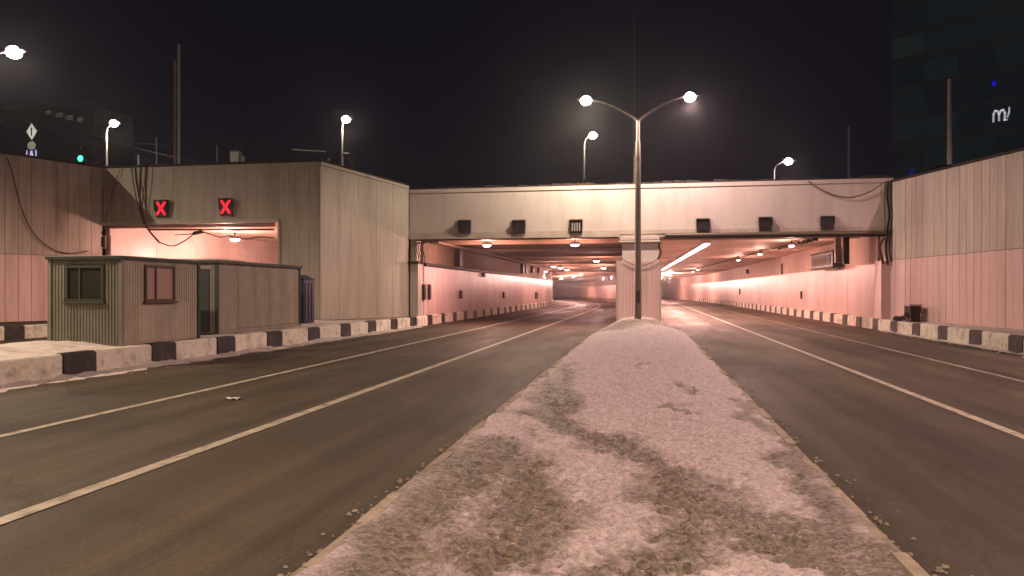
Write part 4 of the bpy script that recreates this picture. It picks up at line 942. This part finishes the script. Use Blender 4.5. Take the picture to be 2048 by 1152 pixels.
# far left apartment block, dark with one row of dim windows
O = (-150, 180, 8); t = thing('apartment_block', 'almost black apartment block at far left with one row of dim windows', 'building', O)
xa, xb = at(-300, 300, Y=180).x, at(192, 300, Y=180).x; zr = at(100, 214, Y=180).z
MB(O).box(xa, xb, 180, 195, 8, zr).obj('wall', M['darkb'], t); MB(O).box(xa - .5, xb + .5, 179.5, 195.5, zr + .01, zr + .8).obj('roof', M['darkb'], t)
for px, py, wd in ((96, 225, 12), (118, 230, 16), (139, 235, 14), (160, 239, 12)):
    q = at(px, py, Y=179.9); hw = wd * 185 / F / 2; MB(O).box(q.x - hw, q.x + hw, 179.85, 179.99, q.z - .55, q.z + .55).obj('window', M['rwin'], t)
# glass tower at right
T0, T1 = Vector((33.2, 110)), Vector((92, 66)); dT = (T1 - T0); LT = dT.length; dT.normalize(); nT = Vector((-dT.y, dT.x))   # nT away from camera
tw = thing('glass_tower', 'tall dark teal glass office tower looming at the upper right', 'building', (T0.x, T0.y, 7.5), rz=math.atan2(dT.y, dT.x))
MB().box(0, LT, .35, 25, 0, 62).obj('wall', M['tower'], tw)
nf, nb = 16, 18; fh, bwid = 3.75, LT / 18
spm = MB().box(0, LT, .02, .348, 0, 1.0).mesh('floor_band', M['tower'])
gm = []
for k, e in enumerate((.015, .018, .021, .024)):
    mm = mat('tower_glass_%d' % k, (.01, .02, .024), .15, vary=.5, scale=.35, emit=((.22, .38, .46), (.24, .42, .46), (.24, .40, .46), (.30, .42, .46))[k], estr=e)  # dim glow added to every pane to lift it to sky level
    gm.append(MB().box(.08, bwid - .08, .1, .34, 0, 2.66).mesh('window', mm))
mul_ = MB().box(-.07, .07, .05, .347, 0, 2.70).mesh('mullion', M['tower'])
random.seed(5)
for f in range(nf):
    inst('floor_band', spm, tw, (0, 0, f * fh + 2.7))
    for k in range(nb):
        g_ = random.choices(gm, (6, 5, 2, .5 if f > 2 else 1))[0]
        inst('window', g_, tw, (k * bwid, 0, f * fh + .02))
fmm = MB()
for k in range(nb + 1): fmm.box(k * bwid - .07, k * bwid + .07, .0, .018, 0, nf * fh)
fmm.obj('mullions', M['tower'], tw, kind='stuff')
def on_tower(px, py):
    t_ = (px - 1024) / F; k = (t_ * CT - ST) / (CT + t_ * ST); d = T1 - T0
    u = (k * T0.y - T0.x) / (d.x - k * d.y); q = T0 + d * u; return u * LT, at(px, py, Y=q.y).z - 7.5
u, z = on_tower(2000, 230); sgn = MB(); h = .75; s = .17
def stroke(pts, wd=.15):
    for a, c in zip(pts, pts[1:]):
        a, c = Vector(a), Vector(c); d = (c - a).normalized(); nn_ = Vector((-d.y, d.x)) * wd / 2; a = a - d * .05; c = c + d * .05
        sgn.hexa([(u + a.x - nn_.x, -.12, z + a.y - nn_.y), (u + c.x - nn_.x, -.12, z + c.y - nn_.y), (u + c.x + nn_.x, -.12, z + c.y + nn_.y), (u + a.x + nn_.x, -.12, z + a.y + nn_.y),
                  (u + a.x - nn_.x, -.03, z + a.y - nn_.y), (u + c.x - nn_.x, -.03, z + c.y - nn_.y), (u + c.x + nn_.x, -.03, z + c.y + nn_.y), (u + a.x + nn_.x, -.03, z + a.y + nn_.y)])
stroke([(-.7, -.75), (-.68, .2), (-.5, .62), (-.25, .5), (-.1, .1), (-.08, -.7)], .2); stroke([(-.08, .1), (.1, .5), (.35, .6), (.55, .15), (.5, -.75)], .22); stroke([(.5, -.7), (.78, -.72)], .16); stroke([(.8, -.4), (.98, .15), (1.0, .75)], .16)
sgn.obj('letters', M['letter'], tw)
u2, z2 = on_tower(1988, 167); MB().ball((u2, -.1, z2), .25, .06, .33, 12, 8).obj('blue_light', M['blue_l'], tw)

# frosty night air that glows round the lamps
hz = MB((0, 0, 0)).box(-330, 330, -28, 420, -1.0, 75).obj('haze', bpy.data.materials.new('night_haze'), kind='stuff')
hm = hz.data.materials[0]; hm.use_nodes = True; hm.node_tree.nodes.clear()
vo_ = hm.node_tree.nodes.new('ShaderNodeVolumePrincipled'); vo_.inputs['Color'].default_value = (.9, .88, .9, 1); vo_.inputs['Density'].default_value = .0005; vo_.inputs['Anisotropy'].default_value = .86
oo_ = hm.node_tree.nodes.new('ShaderNodeOutputMaterial'); hm.node_tree.links.new(vo_.outputs[0], oo_.inputs['Volume'])
cy.volume_bounces = 0
